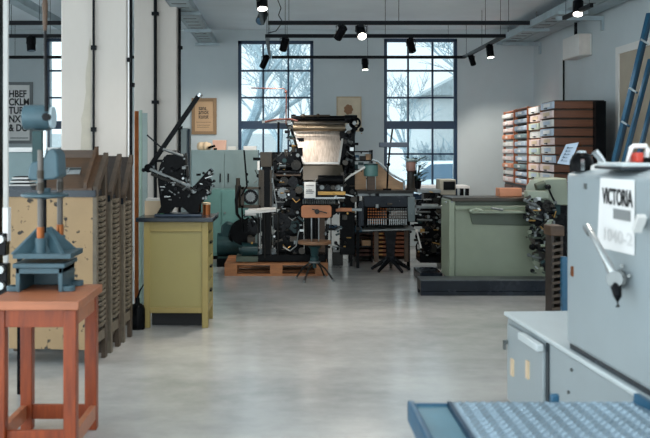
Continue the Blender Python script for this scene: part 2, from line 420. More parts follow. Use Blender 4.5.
# white box on the right wall
T = thing('wall_box', 'white ventilation box mounted high on the right wall', 'ventilation box', (3.6, 11.6, 2.7))
q = MB(T); q.box(X(578, 11.0), XR - .002, 11.0, 11.62, Z(55.5, 11.0), Z(33, 11.0)); q.build('housing', M['offwhite'], T, bevel=.015)
q = MB(T); q.cyl((3.65, 11.3, Z(33, 11.0)), (3.65, 11.3, 3.05), .02); q.build('pipe_stub', M['iron'], T)
q = MB(T); q.box(X(579, 11.0), X(590, 11.0), 10.994, 11.0, Z(54.5, 11.0), Z(34, 11.0)); q.build('cover', mat('warm_white_front', (206, 196, 188), .6), T)  # front sheet in a warmer white than the housing

# ------------------------------------------------------------------ lighting tracks and spots
TZ = 2.78
def track(p0, p1, label):
    p0 = Vector(p0); p1 = Vector(p1); T = thing('lighting_track', label, 'lighting track', (p0 + p1) / 2, group=None)
    q = MB(T); q.bar(p0, p1, .035, .042); q.build('rail', M['track'], T)
    for t in (.08, .5, .92):
        c = p0.lerp(p1, t); q = MB(T); q.cyl(c, (c.x, c.y, CEIL), .003, n=6); q.build('suspension_rod', M['track'], T)
track((X(268, 9.42), 9.42, TZ), (2.56, 9.42, TZ), 'black lighting track across the room, nearest and highest of the three crossing it')
track((-.22, 10.5, TZ), (2.56, 10.5, TZ), 'black lighting track across the room, middle one of the three')
track((-.19, 12.9, TZ), (2.56, 12.9, TZ), 'black lighting track crossing in front of both windows, farthest of the three')
track((2.56, 10.5, TZ), (2.56, 12.9, TZ), 'black lighting track running away from us beside the right window')
track((-.215, 10.5, TZ), (-.215, 12.9, TZ), 'black lighting track running away from us at the left window')
track((-.235, 5.2, TZ), (-.235, 9.42, TZ), 'black lighting track running towards the camera along the middle of the ceiling')
for d, lab in ((9.42, 'upper'), (10.5, 'middle'), (12.9, 'lower')):
    track((X(4, d), d, TZ), (-2.2 if d < 12 else -2.05, d, TZ), '%s black lighting track seen through the gap left of the pillars' % lab)

def spot(px, py, d, aim, lit, label, on=None, L=.15, r=.045, power=60, size=60, drop=True):
    """a can spotlight; centre of the can at (px,py,d), pointing along aim"""
    c = W(px, py, d); a = Vector(aim).normalized()
    T = thing('spotlight', label, 'spotlight', (c.x, c.y, c.z), group='track spotlights')
    top = c - a * (L * .5)
    q = MB(T); q.cyl(c - a * L * .5, c + a * L * .5, r, n=20); q.cyl(c - a * L * .62, c - a * L * .5, r * .6, r, n=20); q.build('housing', M['black'], T)
    q = MB(T); q.cyl(c + a * (L * .5 - .001), c + a * (L * .5 + .004), r * .86, n=20)
    q.build('lens', emit('lit_lamp', (255, 248, 236), 9.0) if lit else M['carglass'], T)
    zt = TZ - .02
    if zt > c.z + .02:
        q = MB(T); side = a.cross(Vector((0, 0, 1)));
        side = side.normalized() if side.length > .05 else Vector((1, 0, 0))
        for sg in (-1, 1): q.tube([c + side * sg * (r + .008), c + side * sg * (r + .008) + Vector((0, 0, min(.07, zt - c.z - .015))), (c.x, c.y, min(c.z + .085, zt - .005))], .006, n=6)
        q.build('yoke', M['track'], T)
        q = MB(T); q.box(c.x - .025, c.x + .025, c.y - .018, c.y + .018, zt - .025, zt); q.cyl((c.x, c.y, min(c.z + .08, zt - .01)), (c.x, c.y, zt), .009, n=8); q.build('track_adapter', M['track'], T)
    if lit or on:
        ld = bpy.data.lights.new('lamp', 'SPOT'); ld.energy = on or power; ld.spot_size = math.radians(size); ld.spot_blend = .6; ld.shadow_soft_size = .05; ld.color = (1, .93, .84)
        lo = bpy.data.objects.new('lamp', ld); COL.objects.link(lo); lo.location = c + a * (L * .5 + .02)
        lo.rotation_euler = a.to_track_quat('-Z', 'Y').to_euler(); lo.parent = T; lo.location = a * (L * .5 + .02)
spot(262, 17.5, 9.42, (-.2, -.75, -.6), False, 'black spotlight tipped towards us at the left end of the nearest track', r=.05)
spot(340.5, 33, 9.42, (-.42, .78, -.72), False, 'black spotlight tilted to the left, above the gap between the windows', r=.045, on=150, size=50)
spot(361, 32, 9.42, (.1, -.72, -.69), True, 'lit spotlight facing the camera above the gap between the windows', r=.05, power=110, size=75)
spot(284.3, 44.5, 10.5, (-.3, .75, -1), False, 'black spotlight hanging upright in front of the left window', r=.046, on=110, size=90)
spot(411, 46, 10.5, (.35, .6, -.9), False, 'black spotlight in front of the upper part of the right window', r=.046, on=90, size=90)
spot(264.5, 62, 12.4, (-.5, .55, -1), False, 'small black spotlight low at the left side of the left window', r=.045, L=.17, on=60, size=100)
spot(365, 64.5, 12.85, (.05, -.12, -1), True, 'lit spotlight pointing down at the pale wall between the windows', r=.044, power=50, size=80)
spot(472, 60, 12.5, (.4, .3, -1), False, 'black spotlight on the slanting track just right of the right window', r=.04, on=70, size=100)
spot(490, 51.5, 11.2, (.1, -.15, -1), True, 'lit spotlight on the slanting track, beside the grey tray corner', r=.045, power=70, size=90)
spot(262, 1, 8.0, (.05, -.3, -.95), True, 'brightly lit spotlight at the top edge, left of centre', r=.05, power=130, size=85)
spot(578, 8, 9.42, (-.15, -.4, -.9), True, 'lit spotlight high up in front of the right wall duct', r=.055, power=130, size=85)
spot(31, 44, 10.4, (.1, -.1, -1), False, 'black spotlight hanging in the gap left of the pillars', r=.05, L=.16)
# short mount for the right-hand lamp: a track of its own
track((X(578, 9.42), 9.0, TZ + .12), (X(578, 9.42), 9.9, TZ + .12), 'short black lighting track above the lit lamp at the right wall duct')
# added spot lights to brighten the room, with no fixtures of their own
def lamp(x, y, aim, power, size, soft=.12, z=TZ - .18, warm=(1, .94, .86)):
    ld = bpy.data.lights.new('lamp', 'SPOT'); ld.energy = power; ld.spot_size = math.radians(size); ld.spot_blend = .7; ld.shadow_soft_size = soft; ld.color = warm
    lo = bpy.data.objects.new('lamp', ld); COL.objects.link(lo); lo.location = (x, y, z)
    lo.rotation_euler = Vector(aim).normalized().to_track_quat('-Z', 'Y').to_euler()
# dangling feed wire
q = MB(); q.tube([W(277, -2, 9.9), W(281, 8, 9.9), W(278.5, 15, 9.9), W(282.5, 22, 9.9), W(279, 27, 10.2), W(276, 31, 10.4), W(268, 33, 10.5)], .006, n=6)
single(q, 'feed_wire', M['track'], 'thin black wire curling down from the ceiling to the middle track', 'cable')

# ================================================================== outdoors, behind the windows
m = MB(); m.box(-30, 40, DB + .4, 80, -.35, -.25); structure(m, 'ground', M['snow'])
def branchy(name, base, h, r, seed, label, lean=(0, 0), depth=4, spread=.6, cat='tree', group=None, first=.3, kids=(3, 4), shrink=.66, m=M['bark']):
    rn = random.Random(seed); T = thing(name, label, cat, base, group=group)
    tr = MB(T); br = MB(T)
    def grow(p, d, L, rad, k, mbx):
        n = 3; P = [p.copy()]; R = [rad]
        for i in range(n):
            d = (d + Vector((rn.uniform(-.2, .2), rn.uniform(-.2, .2), rn.uniform(-.06, .16)))).normalized()
            P.append(P[-1] + d * (L / n)); R.append(rad * (1 - .45 * (i + 1) / n))
        mbx.tube(P, R, n=6 if k > 1 else 4)
        if k == 0: return
        for j in range(rn.randint(*kids)):
            t = rn.uniform(first, 1); i = min(int(t * n), n - 1); q = P[i].lerp(P[i + 1], t * n - i)
            nd = (d + Vector((rn.uniform(-1, 1), rn.uniform(-1, 1), rn.uniform(-.25, .7))) * spread * 1.5).normalized()
            grow(q, nd, L * shrink * rn.uniform(.8, 1.15), max(.012, R[i] * .55), k - 1, br)
    grow(Vector(base), Vector((lean[0], lean[1], 1)).normalized(), h, r, depth, tr)
    tr.build('trunk', m, T); br.build('branches', M['twig'], T)
branchy('tree', (-1.6, 20, -.25), 4.2, .16, 5, 'frosted tree with a leaning trunk outside the left window', lean=(.3, 0), depth=4, kids=(4, 5), spread=.75)
branchy('tree', (-.2, 29, -.25), 4.2, .12, 8, 'frosted tree with thin spreading twigs in the middle of the left window', lean=(.1, 0), depth=4, kids=(4, 5), spread=.8)
branchy('tree', (1.0, 37, -.25), 4.0, .1, 15, 'frosted tree with thin twigs at the right side of the left window', lean=(-.1, 0), depth=4, kids=(4, 5), spread=.8)
branchy('tree', (6.6, 30, -.25), 4.6, .15, 21, 'frosted tree at the top right of the right window', lean=(.1, 0), depth=4, kids=(4, 5), spread=.8)
branchy('tree', (4.6, 33, -.25), 2.6, .11, 25, 'small frosted tree behind the left panes of the right window', lean=(.0, 0), depth=4, kids=(4, 4), spread=.7)
branchy('tree', (-8.5, 26, -.25), 4.0, .16, 31, 'frosted tree behind the window left of the pillars', lean=(.1, 0), depth=4)
for i, (x, y, h, s) in enumerate(((-1.6, 22, 1.6, 1), (.9, 21, 1.5, 2), (2.1, 26.5, 2.0, 3), (4.2, 25.5, 2.1, 4), (5.6, 27, 2.2, 6))):
    branchy('shrub', (x, y, -.25), h * .45, .05, 40 + s, ['low frosted shrub outside the left window, left side', 'low frosted shrub outside the left window, right side',
        'frosted bush behind the left panes of the right window', 'frosted bush behind the middle panes of the right window', 'frosted bush behind the right panes of the right window'][i],
        depth=4, spread=1.0, cat='shrub', first=.05, kids=(5, 6), shrink=.8)
# house
T = thing('house', 'pale house with a snowy pitched roof outside the right window', 'house', (12, 42, -.25))
q = MB(T); q.box(6.2, 18.6, 38, 46, -.25, 4.0); q.build('walls', M['housewall'], T)
q = MB(T); q.prism([(5.7, 3.75), (12.4, 7.2), (19.1, 3.75)], 'y', 37.6, 46.4); q.build('roof', M['roof'], T)
for k in range(3):
    q = MB(T); q.box(7.2 + k * 2.2, 8.2 + k * 2.2, 37.96, 38.02, 1.2, 2.7); q.build('window', M['carglass'], T)
q = MB(); q.box(-28, 4.4, 47, 47.3, -.25, 2.3); single(q, 'garden_wall', M['housewall'], 'long pale garden wall across the snow behind the trees', 'garden wall')
# car
cx, cy = X(452, 21.5), 21.5
T = thing('car', 'pale parked car in the snow outside the right window', 'car', (cx, cy, -.25))
z0 = -.05
q = MB(T); q.prism([(cx - 1.95, z0 + .15), (cx - 1.95, z0 + .62), (cx - 1.2, z0 + .78), (cx - .55, z0 + 1.22), (cx + .95, z0 + 1.25), (cx + 1.7, z0 + .82), (cx + 2.1, z0 + .74), (cx + 2.15, z0 + .15)], 'y', cy, cy + 1.65); q.build('body', M['carpaint'], T, bevel=.06)
q = MB(T); q.prism([(cx - 1.0, z0 + .8), (cx - .5, z0 + 1.16), (cx + .2, z0 + 1.18), (cx + .2, z0 + .8)], 'y', cy - .01, cy + .03); q.prism([(cx + .28, z0 + .8), (cx + .28, z0 + 1.18), (cx + .9, z0 + 1.18), (cx + 1.4, z0 + .82)], 'y', cy - .01, cy + .03); q.build('side_windows', M['carglass'], T)
for xx in (cx - 1.25, cx + 1.35):
    for yy in (cy + .0, cy + 1.5):
        q = MB(T); q.cyl((xx, yy, .08), (xx, yy + .17, .08), .33, n=24); q.build('wheel', M['rubber'], T)

# world: bright overcast winter sky
w = bpy.data.worlds.new('overcast'); sc.world = w; w.use_nodes = True
nt = w.node_tree; n = nt.nodes; l = nt.links; bg = n['Background']
tc = n.new('ShaderNodeTexCoord'); sx = n.new('ShaderNodeSeparateXYZ'); l.new(tc.outputs['Generated'], sx.inputs[0])
# brighter towards the west, in the left hand windows, than towards the north sky seen through the windows
mr = n.new('ShaderNodeMapRange'); mr.inputs['From Min'].default_value = -.35; mr.inputs['From Max'].default_value = .95
mr.inputs['To Min'].default_value = 1.4; mr.inputs['To Max'].default_value = 4.6
dp = n.new('ShaderNodeVectorMath'); dp.operation = 'DOT_PRODUCT'; dp.inputs[1].default_value = (-.92, -.38, .1)
l.new(tc.outputs['Generated'], dp.inputs[0]); l.new(dp.outputs['Value'], mr.inputs['Value']); l.new(mr.outputs['Result'], bg.inputs['Strength'])
bg.inputs['Color'].default_value = (.84, .95, 1.0, 1)
def disc(mb, px, py, d, rp, th, n=24): mb.cyl(W(px, py, d), W(px, py, d) + Vector((0, th, 0)), rp * d / F, n=n)
BN = ('lever', 'shaft', 'bracket', 'collar', 'cam', 'link', 'knob')
BMT = ('black', 'iron', 'iron2', 'brown_iron', 'black', 'iron', 'dullsteel', 'brown_iron', 'steel', 'black', 'iron2', 'darkteal', 'black', 'brass', 'brown_iron', 'iron', 'dullsteel')
def bits(T, seed, n_, reg, dr, size=1.0, pal=BMT):
    """small machine pieces, each a part of its own"""
    rn = random.Random(seed)
    for k in range(n_):
        px, py, dd = rn.uniform(reg[0], reg[1]), rn.uniform(reg[2], reg[3]), rn.uniform(*dr); m = M[rn.choice(pal)]; t = k % 7
        if m in (M['steel'], M['dullsteel'], M['brass']): dd = dr[0]; sz = .55 * size
        else: sz = size
        a = W(px, py, dd); q = MB(T)
        lim = lambda v, lo, hi: max(lo, min(hi, v))
        ex, ey = lim(px + rn.choice((-1, 1)) * rn.uniform(2, 9), reg[0], reg[1]), lim(py + rn.uniform(-5, 5), reg[2], reg[3])
        if t == 0: q.bar(a, W(ex, ey, dd), .022 * sz, .022 * sz)
        elif t == 1: q.cyl(a, W(ex, py, dd), rn.uniform(.007, .018) * sz, n=10)
        elif t == 2:
            w_, h_ = rn.uniform(.015, .05) * sz, rn.uniform(.015, .05) * sz; q.box(a.x - w_, a.x + w_, dd, dd + .05, a.z - h_, a.z + h_)
        elif t == 3: q.cyl(a, a + Vector((0, .03, 0)), rn.uniform(.012, .03) * sz, n=14); q.cyl(a - Vector((0, .012, 0)), a, .01, n=8)
        elif t == 4: disc(q, px, py, dd, rn.uniform(1.4, 3.6) * sz, .025, 18)
        elif t == 5: q.tube([a, W((px + ex) / 2, min(reg[3], py + 3), dd - .01), W(ex, ey, dd)], .0065, n=6)
        else: q.sph(a, rn.uniform(.01, .02) * sz, n=10)
        q.build(BN[t], m, T)

# ================================================================== left side
# ---- orange stool / work stand
d0, d1, TOP = 4.2, 4.72, .745
xl, xr = -1.375, -.972
T = thing('work_stand', 'orange stained wooden stand under the blue-grey hand press', 'stand', ((xl + xr) / 2, (d0 + d1) / 2, 0))
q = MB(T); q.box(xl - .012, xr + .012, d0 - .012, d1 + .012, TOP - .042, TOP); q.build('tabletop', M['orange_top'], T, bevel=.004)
lw = .06
legs = [(xl + .005, d0 + .005), (xr - .005 - lw, d0 + .005), (xl + .005, d1 - .005 - lw), (xr - .005 - lw, d1 - .005 - lw)]
for x, y in legs:
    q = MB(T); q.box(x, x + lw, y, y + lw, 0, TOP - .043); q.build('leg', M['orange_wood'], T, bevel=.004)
for y in (d0 + .012, d1 - .034):
    q = MB(T); q.box(xl + .005 + lw, xr - .005 - lw, y, y + .022, TOP - .125, TOP - .043); q.build('apron', M['orange_wood'], T, bevel=.002)
    q = MB(T); q.box(xl + .005 + lw, xr - .005 - lw, y + (.02 if y < 4.4 else -.022), y + (.045 if y < 4.4 else .0), .055, .13); q.build('rail', M['orange_wood'], T, bevel=.003)
for x in (xl + .012, xr - .034):
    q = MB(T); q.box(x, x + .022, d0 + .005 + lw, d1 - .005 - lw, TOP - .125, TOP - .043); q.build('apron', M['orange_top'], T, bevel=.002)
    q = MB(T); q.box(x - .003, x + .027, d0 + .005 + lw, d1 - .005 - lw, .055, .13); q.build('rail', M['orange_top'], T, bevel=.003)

# ---- blue-grey hand press on the stand
dc = 4.58
def PX(px): return X(px, dc)
def PZ(py): return Z(py, dc)
pc = PX(43.5)
T = thing('hand_press', 'blue-grey cast iron hand press with long wooden-gripped lever on orange stand', 'press', (pc, dc, TOP))
B = M['blue_cast']
zf = lambda py: Z(py, 4.5)
q = MB(T)  # base: bridge with an opening below and four lugs
bx0, bx1, by0, by1 = X(16, 4.47), X(63, 4.47), 4.46, 4.72
zb, zt_ = TOP, zf(267)
q.box(bx0, bx0 + .022, by0, by1, zb, zt_); q.box(bx1 - .022, bx1, by0, by1, zb, zt_)
q.box(bx0, bx1, by0, by1, zt_ - .03, zt_)
q.box(bx0 + .02, bx1 - .02, by1 - .015, by1, zb, zt_)
for x, y in ((bx0 - .025, by0 + .04), (bx1 + .025, by0 + .04), (bx0 - .025, by1 - .04), (bx1 + .025, by1 - .04)):
    q.cyl((x, y, zb), (x, y, zb + .028), .03, n=18); q.box(min(x, x + (.03 if x < 0 and x < pc else -.03)), max(x, x + (.03 if x < pc else -.03)), y - .03, y + .03, zb, zb + .028)
base = q.build('base', B, T, bevel=.004)
q = MB(T); q.box(bx0 - .012, bx1 + .012, by0 - .01, by1 + .01, zt_, zt_ + .022); q.build('bed_plate', B, T, bevel=.003)
# platen with triangular ribs
zp = zt_ + .045
q = MB(T)
px0, px1 = X(12, 4.5), X(84, 4.6)
q.box(X(12.5, 4.46), X(80, 4.66), by0 + .0, by1 + .01, zp, zp + .026)
q.lathe([(.085, zp + .02), (.05, zp + .06), (.04, zp + .12)], (pc + .005, dc, 0))
for a in range(4):
    ang = PI / 4 + a * PI / 2; dx, dy = math.cos(ang), math.sin(ang)
    c = Vector((pc + .005, dc, 0)); o = Vector((-dy, dx, 0)) * .011; rx = Vector((dx, dy, 0))
    v = [c + rx * .03 + Vector((0, 0, zp + .02)), c + rx * .185 + Vector((0, 0, zp + .024)), c + rx * .035 + Vector((0, 0, zp + .15))]
    q._f([p + o for p in v] + [p - o for p in v], [(0, 1, 2), (5, 4, 3), (0, 3, 4, 1), (1, 4, 5, 2), (2, 5, 3, 0)])
q.build('platen', B, T, bevel=.002)
# guide columns
for x, y in ((X(40.5, 4.5), 4.5), (X(60, 4.66), 4.66)):
    q = MB(T); q.cyl((x, y, zp + .02), (x, y, zp + .10), .026, n=20); s_ = q.build('column_socket', B, T)
    q = MB(T); q.cyl((x, y, zp + .1), (x, y, zp + .155), .019, n=18); q.build('copper_sleeve', M['copper'], T, label='copper coloured sleeve on guide column')
    q = MB(T); q.cyl((x, y, zp + .155), (x, y, PZ(150)), .015, n=16); q.build('guide_column', mat('tarnished_steel', (92, 88, 84), .35, .6, var=.3), T)
    q = MB(T); q.cyl((x, y, PZ(190)), (x, y, PZ(182)), .0175, n=16); q.cyl((x, y, PZ(178)), (x, y, PZ(170)), .0175, n=16); q.build('collar', M['brown_iron'], T)
q = MB(T); q.cyl((pc + .003, dc, zp + .1), (pc + .003, dc, PZ(170)), .013, n=14); q.build('screw_spindle', M['iron'], T)
q = MB(T); q.lathe([(.02, PZ(199)), (.10, PZ(197.5)), (.118, PZ(196)), (.118, PZ(194)), (.1, PZ(193)), (.03, PZ(192.4)), (.03, PZ(188))], (pc + .006, dc, 0), n=36); q.build('handwheel_disc', B, T)
# yoke block
q = MB(T)
q.prism([(PX(32), PZ(178)), (PX(33), PZ(167)), (PX(36), PZ(162)), (PX(46), PZ(160)), (PX(52), PZ(150)), (PX(57), PZ(148)), (PX(61), PZ(154)), (PX(62.5), PZ(176)), (PX(58), PZ(179)), (PX(36), PZ(180))], 'y', dc - .08, dc + .09)
q.build('yoke', B, T, bevel=.008)
q = MB(T); q.box(PX(34), PX(44), dc - .04, dc + .04, PZ(162), PZ(131)); q.build('stem', M['darkteal'], T, bevel=.004)
q = MB(T); q.cyl((PX(47), dc - .03, PZ(160)), (PX(47), dc - .03, PZ(131)), .012, n=14); q.build('link_rod', M['chrome'], T)
# head: horizontal drum with a pale end
q = MB(T); q.cyl((PX(24.5), dc, PZ(117.5)), (PX(51), dc, PZ(117.5)), .064, n=32); q.build('head_drum', B, T, bevel=.006)
q = MB(T); q.cyl((PX(51), dc, PZ(117.5)), (PX(54), dc, PZ(117.5)), .056, n=28); q.build('drum_cap', mat('pale_cap', (178, 196, 204), .4), T, label='pale round end cap on the drum')
# lever
q = MB(T); q.tube([(X(46, 4.5), 4.51, PZ(112)), (X(45.5, 4.5), 4.505, PZ(70)), (X(45, 4.5), 4.5, PZ(26))], [.0105, .009, .008], n=12); lv = q.build('lever', M['iron'], T)
q = MB(T); q.lathe([(.0085, 0), (.011, .02), (.013, .08), (.0155, .13), (.012, .16), (.004, .165)], (X(45, 4.5), 4.5, PZ(33)), n=18); q.build('lever_grip', M['wood'], lv, label='brown turned wooden grip')
q = MB(T); q.cyl((X(46, 4.5), 4.495, PZ(117.5)), (X(46, 4.5), 4.525, PZ(117.5)), .02, n=18); q.build('lever_boss', M['iron'], T)

# ---- dark frame at the left edge behind the stand
T = thing('black_frame_machine', 'black steel machine frame at the left picture edge behind the orange stand', 'machine', (X(-2, 4.95), 5.0, 0))
q = MB(T); q.box(X(-14, 4.95), X(3.2, 5.0), 4.94, 5.0, 0, 2.9); q.build('upright', M['black'], T, bevel=.005)
q = MB(T); q.box(X(-14, 4.95), X(12, 4.95), 4.86, 4.93, Z(300, 4.95), Z(262, 4.95)); q.box(X(-10, 4.95), X(11, 4.95), 4.86, 4.93, Z(254, 4.95), Z(232, 4.95)); q.build('crosspiece', M['iron'], T, bevel=.006)
for py in (238, 268, 284):
    q = MB(T); q.cyl((X(4, 4.9), 4.82, Z(py, 4.9)), (X(4, 4.9), 4.87, Z(py, 4.9)), .022, n=16); q.build('bolt_head', M['steel'], T)
q = MB(T); q.box(X(6.5, 4.95), X(12, 4.95), 4.88, 4.93, Z(240, 4.95), Z(207, 4.95)); q.build('white_plate', M['white'], T, label='small upright white plate')

# ---- pale cupboard seen through the left gap and papers on it
T = thing('low_cupboard', 'pale blue-grey low cupboard seen in the gap behind the hand press', 'cupboard', (X(38, 8.6), 8.8, 0))
q = MB(T); q.box(X(8, 8.6), X(58, 8.6), 8.6, 9.1, .06, Z(152, 8.6)); q.build('body', M['bluegrey'], T, bevel=.005)
q = MB(T); q.box(X(6, 8.6), X(59, 8.6), 8.57, 9.12, Z(152, 8.6), Z(147.5, 8.6)); q.build('worktop', M['white'], T, bevel=.004)
q = MB(T); q.box(X(11, 8.6), X(56, 8.6), 8.63, 9.05, 0, .06); q.build('plinth', M['iron'], T)

# ---- three type cabinets in a row
RZ = -.0855; dirv = Vector((.0853, .9964, 0)); C0 = Vector((-1.27, 6.07, 0))
def cabinet(i, t0, dep, label, H1, H0, Wd=.74):
    p = C0 + dirv * t0
    T = thing('type_cabinet', label, 'type cabinet', p, RZ, 'type cabinets in a row')
    # carcass, left of the open runner side
    q = MB(); q.box(-Wd, -.03, .012, dep - .012, .10, H0 - .06); q.build('carcass', M['postwood'] if i else M['darkwood'], T)
    q = MB(); q.box(-Wd, -.028, 0, .012, .10, H0 - .055); q.build('front_panel', M['beige'], T, label='beige panel with chipped paint')
    q = MB(); q.box(-Wd, -.005, -.012, .012, H0 - .058, H0 - .012); q.build('dark_edge', M['slab'], T)
    # desk slope
    q = MB(); q.prism([(-.012, H0 - .012), (-.012, H0 + .004), (dep, H1 - .004), (dep, H0 - .012)], 'x', -.42, -.03); q.build('sloping_desk_top', M['wood'] if i == 0 else M['darkwood'], T)
    # side frame: posts, sloping rail, bottom rail
    for y0, y1, ht, m in ((0, .045, H0, M['runner']), (dep - .055, dep, H1 - .01, M['postwood'])):
        q = MB(); q.box(-.03, 0, y0, y1, 0, ht - .03); q.build('side_post', m, T, bevel=.003)
    q = MB(); q.prism([(0, H0 - .05), (0, H0 + .012), (dep, H1 + .012), (dep, H1 - .05)], 'x', -.028, .006); q.build('end_board', M['postwood'], T)
    q = MB(); q.box(-.03, -.004, .045, dep - .055, .14, .21); q.build('bottom_rail', M['runner'], T)
    q = MB(); q.box(-.05, -.025, .03, dep - .04, .2, H0 - .02); q.build('back_board', M['ink'], T)
    # runners: tapered ledges in a column
    q = MB(); z = .24
    while z < H0 - .06:
        q.prism([(.05, z + .004), (.05, z + .02), (dep - .06, z + .028), (dep - .06, z + .014), (.12, z - .004)], 'x', -.03, .006)
        q.prism([(.06, z + .02), (.075, z + .026), (.12, z + .012), (.1, z + .003)], 'x', -.03, .012)
        z += .036
    q.build('drawer_runners', M['runner'], T)
    # feet
    for x in (-Wd + .05, -.06):
        q = MB(); q.box(x - .03, x + .03, .01, .06, 0, .105); q.build('foot', M['postwood'], T)
    return T
t1 = cabinet(0, 0, .26, 'type cabinet with chipped beige panel and brown sloping top, nearest of the row', 1.42, 1.19)
t2 = cabinet(1, .347, .265, 'middle type cabinet of the row, its slotted side between the two others', 1.41, 1.14)
t3 = cabinet(2, .70, .25, 'type cabinet at the far end of the row, next to the ochre cabinet', 1.40, 1.10)
# the brown sloping case on top of the nearest cabinet
q = MB(); q.box(-.40, -.075, .235, .255, 1.16, 1.45); q.build('desk_back_board', M['wood'], t1)
q = MB(); q.prism([(-.02, 1.185), (-.02, 1.23), (.24, 1.475), (.255, 1.475), (.255, 1.42)], 'x', -.085, -.062); q.build('desk_end_board', M['wood'], t1)
# composing stick lying on the slope
slope = math.atan2(.23, .26)
def on_slope(x, t, h=.008):   # a point on the nearest cabinet's desk
    return C0 + dirv * (t * .26) + Vector((.9964, -.0853, 0)) * x + Vector((0, 0, 1.19 + .23 * t + h))
T = thing('composing_stick', 'small bright metal composing stick lying on the brown sloping top', 'composing stick', on_slope(-.2, .42, .012), RZ)
R = (slope, 0, 0)
q = MB(); q.obox((0, 0, 0), (.105, .045, .004), R); q.build('bed', M['steel'], T)
q = MB(); q.obox((0, .02, .024), (.105, .004, .016), R); q.build('rail', M['dullsteel'], T)
q = MB(); q.obox((-.03, 0, .008), (.006, .045, .014), R); q.build('stop', M['chrome'], T)
# galley trays with black and white type on the low cupboard's shelf
for i, (a, b, py, lab) in enumerate(((9, 30, 186, 'lowest thin white galley in the stack beside the hand press yoke'), (10, 29, 182.5, 'middle thin white galley in the stack beside the hand press yoke'), (12, 28, 179, 'topmost thin white galley in the stack beside the hand press yoke'))):
    T = thing('galley_tray', lab, 'galley tray', (X((a + b) / 2, 7.4), 7.5, Z(py, 7.4)), group='galleys on the small table')
    q = MB(T); q.box(X(a, 7.4), X(b, 7.4), 7.4, 7.62, Z(py, 7.4), Z(py, 7.4) + .012); q.build('tray', M['offwhite'], T)
    q = MB(T); q.box(X(a, 7.4) + .008, X(b, 7.4) - .008, 7.41, 7.6, Z(py, 7.4) + .012, Z(py, 7.4) + .02); q.build('type_lines', M['ink'], T)
T = thing('small_table', 'dark small table carrying white galleys in the gap behind the hand press', 'table', (X(22, 7.4), 7.5, 0))
q = MB(T); q.box(X(4, 7.4), X(33, 7.4), 7.36, 7.66, Z(191, 7.4), Z(186.2, 7.4)); q.build('tabletop', M['slab'], T, bevel=.003)
for px in (5, 28):
    for yy in (7.38, 7.6):
        q = MB(T); q.box(X(px, 7.4), X(px, 7.4) + .04, yy, yy + .04, 0, Z(191, 7.4)); q.build('leg', M['iron'], T)

# ---- planks leaning beside the far pillar
for (px0, px1, py, m, lab) in ((134.5, 138.5, 111, M['copper'], 'narrow red-brown plank standing upright before the far pillar'), (139, 142, 110, mat('green_board', (150, 172, 160), .5), 'narrow pale green plank standing before the far pillar, beside the red-brown one'), (142.2, 147.2, 113, mat('pale_grey_board', (150, 166, 164), .5), 'pale grey-green board standing before the far pillar')):
    q = MB(); dd = 8.35; q.box(X(px0, dd), X(px1, dd), dd, dd + .02, 0, Z(py, dd)); single(q, 'plank', m, lab, 'plank', bevel=.003)
T = thing('oil_can', 'small black oil can on the floor between type cabinets and ochre cabinet', 'oil can', (X(136.5, 7.25), 7.3, 0))
q = MB(T); q.lathe([(.06, 0), (.062, .01), (.062, .16), (.05, .19), (.02, .21), (.018, .25)], (X(136.5, 7.25), 7.3, 0)); q.build('body', M['black'], T)
q = MB(T); q.tube([(X(136.5, 7.25), 7.3, .24), (X(136.5, 7.25) + .02, 7.3, .31), (X(136.5, 7.25) + .05, 7.3, .36)], [.012, .008, .004]); q.build('spout', M['iron'], T)

# ---- ochre cabinet
RY = -.012
o = Vector((X(208, 7.33), 7.33, 0))
T = thing('ochre_cabinet', 'ochre yellow wooden cabinet with a dark slab top', 'cabinet', o, RY)
w_, dp, h_ = .525, .45, .865
for x0 in (-w_, -.05):
    for y0 in (0, dp - .05):
        q = MB(); q.box(x0, x0 + .05, y0, y0 + .05, 0, h_); q.build('corner_post', M['yellow'], T, bevel=.004)
q = MB(); q.box(-w_ + .05, -.05, .018, .03, .13, h_ - .02); q.build('end_panel', M['yellow2'], T)
q = MB(); q.box(-w_ + .05, -.05, .004, .04, .12, .165); q.build('end_rail', M['yellow'], T, bevel=.003)
q = MB(); q.box(-w_ + .05, -.05, .004, .04, h_ - .08, h_ - .0); q.build('end_rail', M['yellow'], T, bevel=.003)
q = MB(); q.box(-w_ + .02, -.03, dp - .03, dp - .015, .13, h_); q.box(-w_ + .015, -w_ + .03, .04, dp - .04, .13, h_); q.box(-w_ + .03, -.03, .03, dp - .03, .13, .15); q.build('carcass', M['yellow2'], T)
zz = .17
for k, hh in enumerate((.2, .2, .2)):
    q = MB(); q.box(-.025, -.004, .055, dp - .055, zz, zz + hh - .012); dr = q.build('drawer', M['yellow2'], T, bevel=.003)
    q = MB(); q.box(-.004, .014, .17, .28, zz + .1, zz + .118); q.build('pull', M['iron'], dr)
    zz += hh
q = MB(); q.box(-.03, 0, .05, dp - .05, .12, .165); q.build('side_rail', M['yellow'], T, bevel=.003)
q = MB(); q.box(-.03, -.0, .05, dp - .05, h_ - .08, h_); q.build('side_rail', M['yellow'], T, bevel=.003)
q = MB(); q.box(-w_ + .05, -.05, .12, .14, 0, .13); q.build('gap_shade', M['ink'], T)  # dark board added to stand for the shadow gap between the feet
q = MB(); q.box(-w_ - .06, .045, -.035, dp + .03, h_, h_ + .035); q.build('slab_top', M['slab'], T, bevel=.005)
SL = h_ + .035

